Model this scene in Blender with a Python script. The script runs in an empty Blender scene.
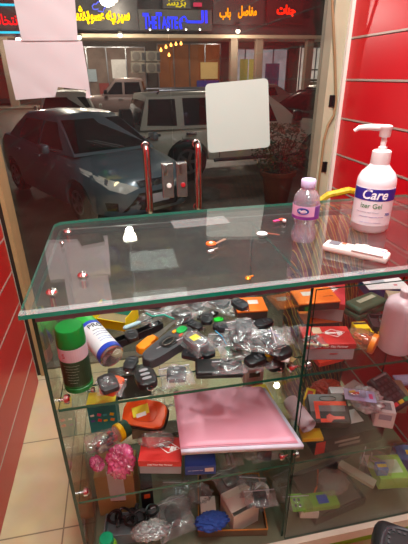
import bpy, bmesh, math, random
import numpy as np
from mathutils import Vector, Matrix, Euler, noise
from mathutils.bvhtree import BVHTree
random.seed(7)
S = bpy.context.scene
COL = S.collection
PI = math.pi
R = math.radians
# ------------------------------------------------------------------ camera
F, CX, CY = 405.0, 204.0, 272.0
CAMH = 1.45
hd, pt, rl = R(10.9), R(26), R(0.55)
fw = Vector((math.sin(hd)*math.cos(pt), math.cos(hd)*math.cos(pt), -math.sin(pt)))
rt0 = Vector((math.cos(hd), -math.sin(hd), 0))
up0 = Vector((math.sin(hd)*math.sin(pt), math.cos(hd)*math.sin(pt), math.cos(pt)))
rt = rt0*math.cos(rl) - up0*math.sin(rl)
up = up0*math.cos(rl) + rt0*math.sin(rl)
cd = bpy.data.cameras.new('camera'); cam = bpy.data.objects.new('camera', cd); COL.objects.link(cam)
cam.matrix_world = Matrix((( rt.x, up.x, -fw.x, 0), (rt.y, up.y, -fw.y, 0), (rt.z, up.z, -fw.z, CAMH), (0,0,0,1)))
cd.sensor_fit = 'HORIZONTAL'; cd.sensor_width = 36; cd.lens = F*36/408
cd.clip_start = .02; cd.clip_end = 200
S.camera = cam
def ray(x, y): return rt*((x-CX)/F) - up*((y-CY)/F) + fw
def atz(x, y, z):
    d = ray(x, y); t = (z-CAMH)/d.z; return Vector((d.x*t, d.y*t, z))
def aty(x, y, Y):
    d = ray(x, y); t = Y/d.y; return Vector((d.x*t, Y, CAMH+d.z*t))
def atx(x, y, X):
    d = ray(x, y); t = X/d.x; return Vector((X, d.y*t, CAMH+d.z*t))
# ------------------------------------------------------------------ materials
def newmat(n):
    m = bpy.data.materials.new(n); m.use_nodes = True; t = m.node_tree; t.nodes.clear()
    o = t.nodes.new('ShaderNodeOutputMaterial'); return m, t, o
def col4(c):
    if isinstance(c, str):
        c = c.lstrip('#'); c = [int(c[i:i+2], 16)/255 for i in (0, 2, 4)]
        c = [x/12.92 if x <= .04045 else ((x+.055)/1.055)**2.4 for x in c]
    return (c[0], c[1], c[2], 1)
MC = {}
def mat(c, rough=.5, metal=0, var=.12, scale=30, coat=0, trans=0, bump=0, emit=0, spec=.5):
    key = (str(c), rough, metal, var, scale, coat, trans, bump, emit, spec)
    if key in MC: return MC[key]
    m, t, o = newmat('surface'); N = t.nodes; L = t.links
    b = N.new('ShaderNodeBsdfPrincipled'); L.new(b.outputs[0], o.inputs[0])
    c4 = col4(c)
    nz = N.new('ShaderNodeTexNoise'); nz.inputs['Scale'].default_value = scale; nz.inputs['Detail'].default_value = 3
    tc = N.new('ShaderNodeTexCoord'); L.new(tc.outputs['Object'], nz.inputs['Vector'])
    mx = N.new('ShaderNodeMix'); mx.data_type = 'RGBA'
    mx.inputs[6].default_value = tuple(x*(1-var) for x in c4[:3])+(1,)
    mx.inputs[7].default_value = tuple(min(1, x*(1+var)+var*.01) for x in c4[:3])+(1,)
    L.new(nz.outputs['Fac'], mx.inputs[0]); L.new(mx.outputs[2], b.inputs['Base Color'])
    b.inputs['Roughness'].default_value = rough; b.inputs['Metallic'].default_value = metal
    b.inputs['Coat Weight'].default_value = coat; b.inputs['Transmission Weight'].default_value = trans
    b.inputs['Specular IOR Level'].default_value = spec
    if bump:
        bp = N.new('ShaderNodeBump'); bp.inputs['Strength'].default_value = bump; bp.inputs['Distance'].default_value = .004
        L.new(nz.outputs['Fac'], bp.inputs['Height']); L.new(bp.outputs[0], b.inputs['Normal'])
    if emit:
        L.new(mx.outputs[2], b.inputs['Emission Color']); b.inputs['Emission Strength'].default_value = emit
    MC[key] = m; return m
def emis(c, s):
    key = ('E', str(c), s)
    if key in MC: return MC[key]
    m, t, o = newmat('glow'); e = t.nodes.new('ShaderNodeEmission'); e.inputs[0].default_value = col4(c); e.inputs[1].default_value = s
    t.links.new(e.outputs[0], o.inputs[0]); MC[key] = m; return m
def clear(tint=(1, 1, 1), diff=0.0, dcol=(1, 1, 1), rough=0.0, f0=.04, noise=0, f90=.96):
    """thin transparent sheet: transparent + a symmetric Fresnel gloss, plus a little milky diffuse"""
    key = ('C', tint, diff, dcol, rough, f0, noise, f90)
    if key in MC: return MC[key]
    m, t, o = newmat('clear'); N = t.nodes; L = t.links
    tr = N.new('ShaderNodeBsdfTransparent'); tr.inputs[0].default_value = (*tint, 1)
    gl = N.new('ShaderNodeBsdfGlossy'); gl.inputs['Roughness'].default_value = rough
    lw = N.new('ShaderNodeLayerWeight')
    p = N.new('ShaderNodeMath'); p.operation = 'POWER'; p.inputs[1].default_value = 5; L.new(lw.outputs['Facing'], p.inputs[0])
    q = N.new('ShaderNodeMath'); q.operation = 'MULTIPLY_ADD'; q.inputs[1].default_value = f90; q.inputs[2].default_value = f0
    L.new(p.outputs[0], q.inputs[0]); q.use_clamp = True
    lw.inputs[0].default_value = .5
    base = tr
    if diff:
        df = N.new('ShaderNodeBsdfDiffuse'); df.inputs[0].default_value = (*dcol, 1)
        tl = N.new('ShaderNodeBsdfTranslucent'); tl.inputs[0].default_value = (*dcol, 1)
        dd = N.new('ShaderNodeMixShader'); dd.inputs[0].default_value = .4
        L.new(df.outputs[0], dd.inputs[1]); L.new(tl.outputs[0], dd.inputs[2])
        m1 = N.new('ShaderNodeMixShader'); m1.inputs[0].default_value = diff
        if noise:
            nz = N.new('ShaderNodeTexNoise'); nz.inputs['Scale'].default_value = noise; nz.inputs['Detail'].default_value = 4
            tc = N.new('ShaderNodeTexCoord'); L.new(tc.outputs['Object'], nz.inputs['Vector'])
            mr = N.new('ShaderNodeMapRange'); mr.inputs[1].default_value = .4; mr.inputs[2].default_value = .65
            mr.inputs[3].default_value = diff*.45; mr.inputs[4].default_value = min(1, diff*1.7); L.new(nz.outputs['Fac'], mr.inputs[0]); L.new(mr.outputs[0], m1.inputs[0])
        L.new(tr.outputs[0], m1.inputs[1]); L.new(dd.outputs[0], m1.inputs[2]); base = m1
    m2 = N.new('ShaderNodeMixShader'); L.new(q.outputs[0], m2.inputs[0]); L.new(base.outputs[0], m2.inputs[1]); L.new(gl.outputs[0], m2.inputs[2])
    L.new(m2.outputs[0], o.inputs[0]); MC[key] = m; return m
GLASS = clear(tint=(.93, .97, .95), f0=.045)
TOPGLASS = clear(tint=(.95, .98, .97), diff=.03, dcol=(.75, .8, .8), f0=.11)
DOORGLASS = clear(tint=(.86, .86, .86), diff=.004, f0=.05, f90=.5)
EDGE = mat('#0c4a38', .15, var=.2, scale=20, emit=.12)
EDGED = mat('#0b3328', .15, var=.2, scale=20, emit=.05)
BAGM = clear(tint=(.97, .97, .97), diff=.13, dcol=(.9, .9, .92), rough=.22, f0=.06, noise=25)
BAGT = clear(tint=(.98, .98, .98), diff=.08, dcol=(.9, .9, .92), rough=.18, f0=.06, noise=25)
BAGW = clear(tint=(.9, .9, .9), diff=.35, dcol=(.8, .82, .84), rough=.25, f0=.12, noise=20)
BLISTER = clear(tint=(.97, .97, .97), diff=.06, rough=.05, f0=.1)
BLACK = mat('#101012', .35); DARK = mat('#1c1c20', .5); GREY = mat('#5b5c60', .5); LGREY = mat('#9a9a9c', .5)
WHITE = mat('#e6e3e4', .5, var=.04); CREAM = mat('#d8cbb0', .6, var=.06); CHROME = mat('#d0d0d0', .12, 1, var=.03)
STEEL = mat('#8a8c90', .3, 1, var=.1); ORANGE = mat('#f2600f', .4, var=.06); REDB = mat('#c3201c', .4, var=.06)
YELLOW = mat('#f3d20a', .4, var=.05); CARD = mat('#a27a4c', .8, var=.1); LIME = mat('#7fb521', .6, var=.12)
# ------------------------------------------------------------------ objects
def tag(o, label=None, cat=None, group=None, kind=None):
    if label: o['label'] = label
    if cat: o['category'] = cat
    if group: o['group'] = group
    if kind: o['kind'] = kind
    return o
def thing(name, label, cat, loc=(0, 0, 0), rotz=0, group=None):
    o = bpy.data.objects.new(name, None); COL.objects.link(o); o.empty_display_size = .02
    o.location = loc; o.rotation_euler = (0, 0, rotz); return tag(o, label, cat, group)
def obj(name, bm, m, parent=None, loc=(0, 0, 0), rot=(0, 0, 0), smooth=False):
    me = bpy.data.meshes.new(name)
    bmesh.ops.recalc_face_normals(bm, faces=bm.faces[:]) if smooth != 'keep' else None
    bm.to_mesh(me); bm.free()
    ms = m if isinstance(m, (list, tuple)) else [m]
    for q in ms: me.materials.append(q)
    if smooth: me.shade_smooth()
    o = bpy.data.objects.new(name, me); COL.objects.link(o); o.location = loc; o.rotation_euler = rot
    if smooth is True: me.set_sharp_from_angle(angle=R(40))
    if parent: o.parent = parent
    return o
def struct(name, bm, m, parent=None, **k):
    o = obj(name, bm, m, parent, **k)
    if parent is None: o['kind'] = 'structure'
    return o
def box(bm, x0, x1, y0, y1, z0, z1, mi=0):
    v = [bm.verts.new(p) for p in ((x0,y0,z0),(x1,y0,z0),(x1,y1,z0),(x0,y1,z0),(x0,y0,z1),(x1,y0,z1),(x1,y1,z1),(x0,y1,z1))]
    for f in ((3,2,1,0),(4,5,6,7),(0,1,5,4),(1,2,6,5),(2,3,7,6),(3,0,4,7)):
        q = bm.faces.new([v[i] for i in f]); q.material_index = mi
    return bm
def B(x0, x1, y0, y1, z0, z1): return box(bmesh.new(), x0, x1, y0, y1, z0, z1)
def rbox(w, d, h, r=.003, seg=2, z=0, taper=0):
    bm = bmesh.new(); box(bm, -w/2, w/2, -d/2, d/2, 0, h)
    if taper:
        for v in bm.verts:
            if v.co.z > h/2: v.co.x *= 1-taper; v.co.y *= 1-taper
    r = min(r, w*.45, d*.45, h*.45)
    bmesh.ops.bevel(bm, geom=bm.edges[:], offset=r, segments=seg, affect='EDGES', profile=.5)
    if z: bmesh.ops.translate(bm, verts=bm.verts, vec=(0, 0, z))
    return bm
def lathe(prof, n=24, bm=None, cap=True):
    bm = bm or bmesh.new(); rings = []
    for r, z in prof:
        rings.append([bm.verts.new((r*math.cos(2*PI*i/n), r*math.sin(2*PI*i/n), z)) for i in range(n)])
    for a, b in zip(rings, rings[1:]):
        for i in range(n): bm.faces.new((a[i], a[(i+1) % n], b[(i+1) % n], b[i]))
    if cap:
        bm.faces.new(rings[0][::-1]); bm.faces.new(rings[-1])
    return bm
def tube(path, r, n=8, bm=None, closed=False):
    bm = bm or bmesh.new(); P = [Vector(p) for p in path]; rings = []; m = len(P)
    for i, p in enumerate(P):
        a = P[(i-1) % m] if (i or closed) else P[0]; b = P[(i+1) % m] if (i < m-1 or closed) else P[-1]
        t = (b-a).normalized(); u = t.orthogonal().normalized() if i == 0 else (u - t*u.dot(t)).normalized(); w = t.cross(u)
        rr = r[i] if isinstance(r, (list, tuple)) else r
        rings.append([bm.verts.new(p+u*rr*math.cos(2*PI*k/n)+w*rr*math.sin(2*PI*k/n)) for k in range(n)])
    for i in range(m if closed else m-1):
        A, C = rings[i], rings[(i+1) % m]
        for k in range(n): bm.faces.new((A[k], A[(k+1) % n], C[(k+1) % n], C[k]))
    if not closed: bm.faces.new(rings[0][::-1]); bm.faces.new(rings[-1])
    return bm
def prism(pts, z0, z1, bev=0, seg=2):
    bm = bmesh.new(); a = [bm.verts.new((x, y, z0)) for x, y in pts]; b = [bm.verts.new((x, y, z1)) for x, y in pts]; n = len(pts)
    bm.faces.new(a[::-1]); top = bm.faces.new(b)
    for i in range(n): bm.faces.new((a[i], a[(i+1) % n], b[(i+1) % n], b[i]))
    if bev: bmesh.ops.bevel(bm, geom=list(top.edges), offset=bev, segments=seg, affect='EDGES', profile=.5)
    return bm
def superell(a, b, n=24, e=3.0):
    out = []
    for i in range(n):
        t = 2*PI*i/n; c, s = math.cos(t), math.sin(t)
        out.append((a*math.copysign(abs(c)**(2/e), c), b*math.copysign(abs(s)**(2/e), s)))
    return out
def xf(bm, loc=(0, 0, 0), rot=(0, 0, 0), sc=(1, 1, 1)):
    M = Matrix.Translation(loc) @ Euler(rot).to_matrix().to_4x4() @ Matrix.Diagonal((*sc, 1))
    bmesh.ops.transform(bm, matrix=M, verts=bm.verts); return bm
def noisy(bm, a, seed=0, axis=None):
    rr = random.Random(seed)
    for v in bm.verts:
        if axis == 'z': v.co.z += rr.uniform(-a, a)
        else: v.co += Vector((rr.uniform(-a, a), rr.uniform(-a, a), rr.uniform(-a, a)))
    return bm
def text(s, size, m, parent, loc, rot=(0, 0, 0), name='lettering', off=0, ext=.0004, ax='CENTER', shear=0, sx=1):
    c = bpy.data.curves.new('t', 'FONT'); c.body = s; c.size = size; c.align_x = ax; c.align_y = 'CENTER'; c.extrude = ext; c.offset = off; c.shear = shear
    c.resolution_u = 3
    o = bpy.data.objects.new('t', c); COL.objects.link(o)
    me = bpy.data.meshes.new_from_object(o.evaluated_get(bpy.context.evaluated_depsgraph_get()))
    bpy.data.objects.remove(o); bpy.data.curves.remove(c)
    for v in me.vertices: v.co.x *= sx
    me.materials.clear(); me.materials.append(m); me.name = name
    q = bpy.data.objects.new(name, me); COL.objects.link(q); q.location = loc; q.rotation_euler = rot
    if parent: q.parent = parent
    return q
def bend_text(o, rad, z0):
    """wrap flat lettering (x along, y up) round a cylinder of radius rad about local z"""
    for v in o.data.vertices:
        a = v.co.x/rad - PI/2; r = rad+v.co.z
        v.co = Vector((r*math.cos(a), r*math.sin(a), z0+v.co.y))
def arc_band(rad, a0, a1, z0, z1, n=20, th=.0005):
    bm = bmesh.new(); prev = None
    for i in range(n+1):
        a = a0+(a1-a0)*i/n; c, s = math.cos(a), math.sin(a)
        cur = [bm.verts.new((r*c, r*s, z)) for r, z in ((rad, z0), (rad+th, z0), (rad+th, z1), (rad, z1))]
        if prev:
            for k in range(4): bm.faces.new((prev[k], prev[(k+1) % 4], cur[(k+1) % 4], cur[k]))
        else: bm.faces.new(cur)
        prev = cur
    bm.faces.new(prev[::-1]); return bm
def grid(nx, ny, fn):
    bm = bmesh.new(); V = [[bm.verts.new(fn(i/nx, j/ny)) for j in range(ny+1)] for i in range(nx+1)]
    for i in range(nx):
        for j in range(ny): bm.faces.new((V[i][j], V[i+1][j], V[i+1][j+1], V[i][j+1]))
    return bm
def kids(o): return [c for c in KID.get(o.name, [])]
def children(o): return [c for c in bpy.data.objects if c.parent == o]
def copy_tree(o, parent=None):
    c = o.copy(); COL.objects.link(c)
    if parent: c.parent = parent
    for ch in children(o): copy_tree(ch, c)
    return c
# ------------------------------------------------------------------ settling things on a shelf
RES = .004
class Shelf:
    def __init__(s, x0, x1, y0, y1, z):
        s.x0, s.y0, s.x1, s.y1, s.z = x0, y0, x1, y1, z
        s.H = np.full((int((x1-x0)/RES)+1, int((y1-y0)/RES)+1), z)
def pts_of(root):
    out = []
    def rec(o, M):
        M = M @ o.matrix_basis
        if o.type == 'MESH':
            me = o.data; n = len(me.vertices)
            if n:
                co = np.empty(n*3); me.vertices.foreach_get('co', co); co = co.reshape(-1, 3)
                A = np.array(M); w = co @ A[:3, :3].T + A[:3, 3]
                me.calc_loop_triangles(); t = np.empty(len(me.loop_triangles)*3, int); me.loop_triangles.foreach_get('vertices', t); t = t.reshape(-1, 3)
                a, b, c = w[t[:, 0]], w[t[:, 1]], w[t[:, 2]]
                e = np.maximum(np.abs(b-a).max(1), np.maximum(np.abs(c-a).max(1), np.abs(c-b).max(1)))
                out.append(w)
                for lo, hi, k in ((.003, .012, 4), (.012, .05, 14), (.05, .2, 55), (.2, 9, 120)):
                    s = (e > lo) & (e <= hi)
                    if not s.any(): continue
                    uv = [(i/k, j/k) for i in range(k+1) for j in range(k+1-i)]
                    u = np.array(uv); w3 = np.stack([1-u.sum(1), u[:, 0], u[:, 1]], 1)
                    P = np.einsum('ki,ind->nkd', w3, np.stack([a[s], b[s], c[s]]))
                    out.append(P.reshape(-1, 3))
        for ch in children(o): rec(ch, M)
    rec(root, Matrix.Identity(4))
    return np.concatenate(out)
def settle(o, sh, px=None, py=None, gap=.0006, x=None, y=None, keep=True, inside=True):
    """lower the thing on to whatever already lies on the shelf; px, py = where the photo shows its centre"""
    o.location = (0, 0, 0); P = pts_of(o); mn, mx = P.min(0), P.max(0); hc = (mn[2]+mx[2])/2
    base = sh.z; soft = 'bag' in o.name
    def rest(dx, dy):
        ix = ((P[:, 0]+dx-sh.x0)/RES).astype(int).clip(0, sh.H.shape[0]-1); iy = ((P[:, 1]+dy-sh.y0)/RES).astype(int).clip(0, sh.H.shape[1]-1)
        g = sh.H[ix, iy]-P[:, 2]
        if soft:
            m = g.max(); return max(m-.009, min(m, float(np.percentile(g, 93)))), ix, iy
        return g.max(), ix, iy
    def clampd(dx, dy):
        if inside:
            dx = min(max(dx, sh.x0+.006-mn[0]), sh.x1-.006-mx[0]) if mx[0]-mn[0] < sh.x1-sh.x0-.012 else dx
            dy = min(max(dy, sh.y0+.004-mn[1]), sh.y1-.006-mx[1]) if mx[1]-mn[1] < sh.y1-sh.y0-.010 else dy
        return dx, dy
    offs = [(0, 0)] if sh is TOP else [(i*.008, j*.008) for i in range(-3, 4) for j in range(-3, 4)]
    for it in range(3 if sh is not TOP else 1):
        if px is not None: q = atz(px, py, base+hc-mn[2]); X, Y = q.x, q.y
        else: X, Y = x, y
        x0, y0 = X-(mn[0]+mx[0])/2, Y-(mn[1]+mx[1])/2; best = None
        for ox, oy in offs:
            dx, dy = clampd(x0+ox, y0+oy); z_, ix, iy = rest(dx, dy); sc = z_+.45*math.hypot(dx-x0, dy-y0)
            if best is None or sc < best[0]: best = (sc, dx, dy, z_)
        _, dx, dy, dz = best; nb = min(dz+gap+mn[2], sh.z+.08); base = nb if it == 0 else .5*base+.5*nb
    z_, ix, iy = rest(dx, dy); dz = z_+gap
    if dz+mn[2] < sh.z: dz = sh.z-mn[2]+gap
    if dz+mx[2] > sh.z+.245 and sh is not TOP: print('TOO HIGH', o.name, o.get('label'), round(dz+mn[2]-sh.z, 3))
    o.location = (dx, dy, dz)
    if keep: np.maximum.at(sh.H, (ix, iy), P[:, 2]+dz)
    return o
def seg(a, b, z):
    p, q = atz(*a, z), atz(*b, z); d = q-p
    return d.length, math.atan2(d.y, d.x), (p+q)/2
# ================================================================== the room
XL, XR, YD, YB, ZC = -.545, 1.016, 1.95, -1.6, 2.75
def tile_mat():
    m, t, o = newmat('floor tile'); N = t.nodes; L = t.links
    b = N.new('ShaderNodeBsdfPrincipled'); L.new(b.outputs[0], o.inputs[0]); b.inputs['Roughness'].default_value = .22
    tc = N.new('ShaderNodeTexCoord'); mp = N.new('ShaderNodeMapping'); mp.inputs['Location'].default_value = (.33, .28, 0)
    br = N.new('ShaderNodeTexBrick'); br.offset = 0; br.inputs['Scale'].default_value = 1; br.inputs['Brick Width'].default_value = .42; br.inputs['Row Height'].default_value = .42
    br.inputs['Mortar Size'].default_value = .0028; br.inputs['Color1'].default_value = col4('#d9c39c'); br.inputs['Color2'].default_value = col4('#d5bf99'); br.inputs['Mortar'].default_value = col4('#94836a')
    L.new(tc.outputs['Object'], mp.inputs[0]); L.new(mp.outputs[0], br.inputs['Vector'])
    nz = N.new('ShaderNodeTexNoise'); nz.inputs['Scale'].default_value = 9; nz.inputs['Detail'].default_value = 5; L.new(tc.outputs['Object'], nz.inputs[0])
    mx = N.new('ShaderNodeMix'); mx.data_type = 'RGBA'; mx.blend_type = 'MULTIPLY'; mx.inputs[0].default_value = .3
    L.new(br.outputs['Color'], mx.inputs[6]); L.new(nz.outputs['Color'], mx.inputs[7]); L.new(mx.outputs[2], b.inputs['Base Color'])
    return m
struct('floor', B(-.7, 1.15, YB, 2.02, -.06, 0), tile_mat())
RED = mat('#c60c1c', .32, var=.04, scale=3, spec=.35); REDL = mat('#b41618', .32, var=.05, scale=3, spec=.4)
GROOVE = mat('#b9a79c', .4, .3, var=.1, scale=40)
def slatwall(name, x, out, y1, zoff, rm):
    """slatwall: red boards with metal-lined grooves; out = +1 when the boards face +x"""
    bm = bmesh.new(); z = zoff-.1625*8
    a, b = sorted((x, x-out*.02))
    box(bm, *sorted((x-out*.012, x-out*.1)), YB, y1, 0, ZC, 1)
    k = 0
    while z < ZC:
        z0, z1 = max(0, z+.004), min(ZC, z+.1625-.007)
        if z1 > z0: box(bm, a, b, YB, y1, z0, z1, 0); (box(bm, *sorted((x+out*.001, x-out*.012)), YB, y1+.001, z0-.0075, z0-.0002, 1) if z0 > .01 else 0)
        z += .1625
    return struct(name, bm, [rm, GROOVE])
slatwall('wall_left', XL, 1, 1.80, .6505, REDL)
slatwall('wall_right', XR, -1, 1.87, 1.0985, RED)
struct('wall_back', B(-.7, 1.15, YB-.1, YB, 0, ZC), mat('#6e6466', .6))
struct('ceiling', B(-.7, 1.15, YB-.1, 2.05, ZC, ZC+.08), mat('#b8b4ae', .8))
struct('wall_front', B(-.7, 1.15, YD-.03, YD+.1, 2.42, ZC), mat('#8d8578', .7))
# left door jamb: cream casing, brown channel, pine strip
PALE = mat('#c8c0ae', .55, var=.1, scale=14); BROWN = mat('#2a1915', .5, var=.2); PINE = mat('#a5855c', .55, var=.18, scale=20)
struct('trim_1', B(-.64, -.560, 1.805, 1.98, 0, 2.42), PALE)
struct('trim_2', B(-.5595, -.5405, 1.86, 1.98, 0, 2.42), BROWN)
struct('trim_3', B(-.54, -.522, 1.85, 1.98, 0, 2.42), PINE)
struct('trim_4', B(-.64, 1.016, 1.9, 2.02, -.06, .012), mat('#6d6256', .6))
# right door jamb
STONE = mat('#a9a188', .6, var=.2, scale=8); OFFW = mat('#ddd5cc', .45, var=.05)
struct('trim_5', B(.935, 1.0, 1.875, 1.98, 0, 2.42), STONE)
struct('trim_6', B(1.0005, 1.03, 1.855, 1.98, 0, 2.42), OFFW)
struct('wall_corner', B(1.031, 1.15, 1.875, 2.05, 0, ZC), OFFW)
struct('wall_pier', B(-.75, -.641, 1.801, 2.05, 0, ZC), OFFW)
for z in (1.31, 1.01):
    h = thing('hinge', 'small black door hinge on the pale right jamb, %s' % ('level with the sanitiser pump' if z > 1.2 else 'just left of the sanitiser bottle'), 'hinge', (.967, 1.874, z))
    obj('plate', rbox(.022, .006, .05, .002), BLACK, h); obj('knuckle', xf(lathe([(.005, 0), (.005, .05)], 10), (.011, -.005, 0)), BLACK, h)
# cable running down the jamb
pts = [aty(x, y, 1.868) for x, y in ((331, -25), (333, 20), (335, 60), (336, 100), (334, 115), (328, 125), (324, 140), (321, 165), (318, 188), (316, 215), (313, 260), (311, 300))]; pts.append(Vector((pts[-1].x, 1.868, .008)))
cb = obj('cable', tube(pts, .006, 8), mat('#8c6e4c', .6), smooth=True)
tag(cb, 'tan cable running down the pale right door jamb', 'cable')
# glass doors
def door(n, x0, x1, hx):
    d = struct(n, B(x0, x1, YD-.005, YD+.005, .02, 2.4), DOORGLASS)
    # chrome pull
    z0, z1 = .845, 1.168; y = YD-.055; w = .012
    path = [(hx, YD-.006, z0+.01), (hx, y+.02, z0+.006), (hx, y, z0+.03), (hx, y, z1-.03), (hx, y+.02, z1-.006), (hx, YD-.006, z1-.01)]
    pp = [Vector(path[0]), Vector(path[1])]
    for k in range(1, 5): pp.append(Vector((hx, y+.02-.02*math.sin(k*PI/10*1), z0+.006+.024*(1-math.cos(k*PI/10)))))
    pp += [Vector(path[2]), Vector(path[3])]
    for k in range(1, 5): pp.append(Vector((hx, y+.02*(1-math.cos(k*PI/10)), z1-.03+.024*math.sin(k*PI/10))))
    pp += [Vector(path[4]), Vector(path[5])]
    h = struct('door_handle', tube(pp, .0165, 14), CHROME, smooth=True); h.parent = d; del h['kind']
    for z in (z0+.01, z1-.01):
        f = struct('handle_flange', xf(lathe([(.019, 0), (.019, .004), (.014, .007)], 18), (hx, YD-.0052, z), (PI/2, 0, 0)), CHROME, smooth=True); f.parent = h; del f['kind']
    return d
d1 = door('door_1', -.511, .232, .105); d2 = door('door_2', .2355, .934, .342)
for d, x0, x1 in ((d1, .172, .226), (d2, .241, .292)):
    l = obj('lock', xf(rbox(x1-x0, .03, .165, .003), ((x0+x1)/2, YD-.021, .915)), mat('#a9a6a2', .25, .9, var=.35, scale=60), d)
    obj('keyhole', xf(lathe([(.012, 0), (.012, .004), (.009, .006)], 16), ((x0+x1)/2+.004, YD-.0362, .975), (PI/2, 0, 0)), mat('#b0202a' if x0 > .2 else '#e8e6e0', .3), l)
    obj('latch_plate', xf(rbox(.018, .003, .05, .001), ((x0+x1)/2-.008, YD-.0378, 1.025)), CHROME, l)
# papers and sticker on the doors
def sheet(name, pts, y, m, label, cat, amp=.0012, n=14):
    """thin sheet taped to the glass inside a polygon of (x,z) points, slightly rippled"""
    bm = bmesh.new(); f = bm.faces.new([bm.verts.new((x, y, z)) for x, z in pts]); f.normal_update()
    if f.normal.y > 0: f.normal_flip()
    bmesh.ops.triangulate(bm, faces=bm.faces[:]); bmesh.ops.subdivide_edges(bm, edges=bm.edges[:], cuts=n//2, use_grid_fill=True)
    for v in bm.verts: v.co.y -= abs(amp*(math.sin(v.co.x*38+v.co.z*17)+math.sin(v.co.z*31+1)))
    g = bmesh.ops.extrude_face_region(bm, geom=bm.faces[:]); bmesh.ops.translate(bm, verts=[e for e in g['geom'] if isinstance(e, bmesh.types.BMVert)], vec=(0, -.0006, 0))
    return tag(obj(name, bm, m, smooth=True), label, cat)
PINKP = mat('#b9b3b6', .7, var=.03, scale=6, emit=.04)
def pz(l, Y=YD-.006): return [(aty(x, y, Y).x, aty(x, y, Y).z) for x, y in l]
sheet('paper_sheet', pz([(3, 40), (82, 41), (87, 70), (91, 98), (86, 98), (86, 90), (58, 87), (55, 97), (40, 98), (16, 100), (9, 70)]), YD-.0065, PINKP, 'pinkish white paper sheet taped to the door glass, lower of two, torn at its foot', 'paper')
sheet('paper_sheet', pz([(9, -45), (71, -45), (75, 0), (78, 40.5), (22, 41), (14, 0)]), YD-.0105, PINKP, 'pinkish white paper sheet taped high on the door glass, upper of the two', 'paper')
sq = []
p0, p1, p2, p3 = [Vector(q) for q in pz([(205, 84), (268, 78), (270, 147), (208, 153)])]
cs = [p0, p1, p2, p3]
for i in range(4):
    c, a, b = cs[i], cs[i-1], cs[(i+1) % 4]; r = .022; u = (a-c).normalized()*r; w = (b-c).normalized()*r
    for k in range(6):
        t = k/5; sq.append(tuple(c+u*(1-t)**2+w*t**2))
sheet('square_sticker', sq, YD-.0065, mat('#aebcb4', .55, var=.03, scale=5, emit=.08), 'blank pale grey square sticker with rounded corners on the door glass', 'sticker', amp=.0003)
# ceiling lights (behind and above the camera)
for x, y in ((.25, .35), (.25, -.75)):
    l = thing('ceiling_light', 'white rectangular ceiling light panel, %s' % ('the one over the counter' if y > 0 else 'the one towards the back wall'), 'light', (x, y, ZC))
    obj('frame', xf(rbox(.64, .64, .03, .004), (0, 0, -.032)), WHITE, l)
    obj('diffuser', xf(rbox(.58, .58, .006, .002), (0, 0, -.0385)), emis('#f4fff0', 5), l)
    ld = bpy.data.lights.new('panel', 'AREA'); ld.shape = 'SQUARE'; ld.size = .55; ld.energy = 31 if y > 0 else 14; ld.color = (.93, 1, .95)
    lo = bpy.data.objects.new('panel_lamp', ld); COL.objects.link(lo); lo.location = (x, y, ZC-.045)
for x, y, e in ((-.05, 1.0, 13), (.75, 1.0, 17)):
    ld = bpy.data.lights.new('spot', 'AREA'); ld.shape = 'DISK'; ld.size = .1; ld.energy = e*1.6; ld.color = (.94, 1, .95)
    lo = bpy.data.objects.new('downlight_lamp', ld); COL.objects.link(lo); lo.location = (x, y, ZC-.03)
    t_ = thing('downlight', 'small round ceiling downlight near the glass door, %s' % ('left one' if x < 0 else 'right one'), 'light', (x, y, ZC))
    obj('ring', xf(lathe([(.06, -.018), (.06, -.0005)], 24)), WHITE, t_); obj('lens', xf(lathe([(.05, -.022), (.05, -.0185)], 24)), emis('#fff4e4', 8), t_)
# ================================================================== the street
G = -.45
def ground_mat(c1, c2, sc, rough=.8):
    m, t, o = newmat('ground'); N = t.nodes; L = t.links
    b = N.new('ShaderNodeBsdfPrincipled'); L.new(b.outputs[0], o.inputs[0]); b.inputs['Roughness'].default_value = rough
    tc = N.new('ShaderNodeTexCoord'); nz = N.new('ShaderNodeTexNoise'); nz.inputs['Scale'].default_value = sc; nz.inputs['Detail'].default_value = 8; L.new(tc.outputs['Object'], nz.inputs[0])
    cr = N.new('ShaderNodeValToRGB'); cr.color_ramp.elements[0].position = .35; cr.color_ramp.elements[1].position = .7
    cr.color_ramp.elements[0].color = col4(c1); cr.color_ramp.elements[1].color = col4(c2); L.new(nz.outputs[0], cr.inputs[0]); L.new(cr.outputs[0], b.inputs['Base Color'])
    bp = N.new('ShaderNodeBump'); bp.inputs['Strength'].default_value = .3; L.new(nz.outputs[0], bp.inputs['Height']); L.new(bp.outputs[0], b.inputs['Normal'])
    return m
struct('floor_step', B(-3.2, 4, 2.03, 3.0, G, -.08), ground_mat('#6b5a4a', '#8a7866', 6))
struct('floor_pavement', B(-30, 35, 3.001, 29, G-.1, G), ground_mat('#4a3f37', '#6b5d50', 2.5, .55))
struct('floor_street_end', B(-30, 35, 29.001, 31.9, G-.1, G+.12), ground_mat('#6a5f55', '#857a6c', 2))
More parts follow.
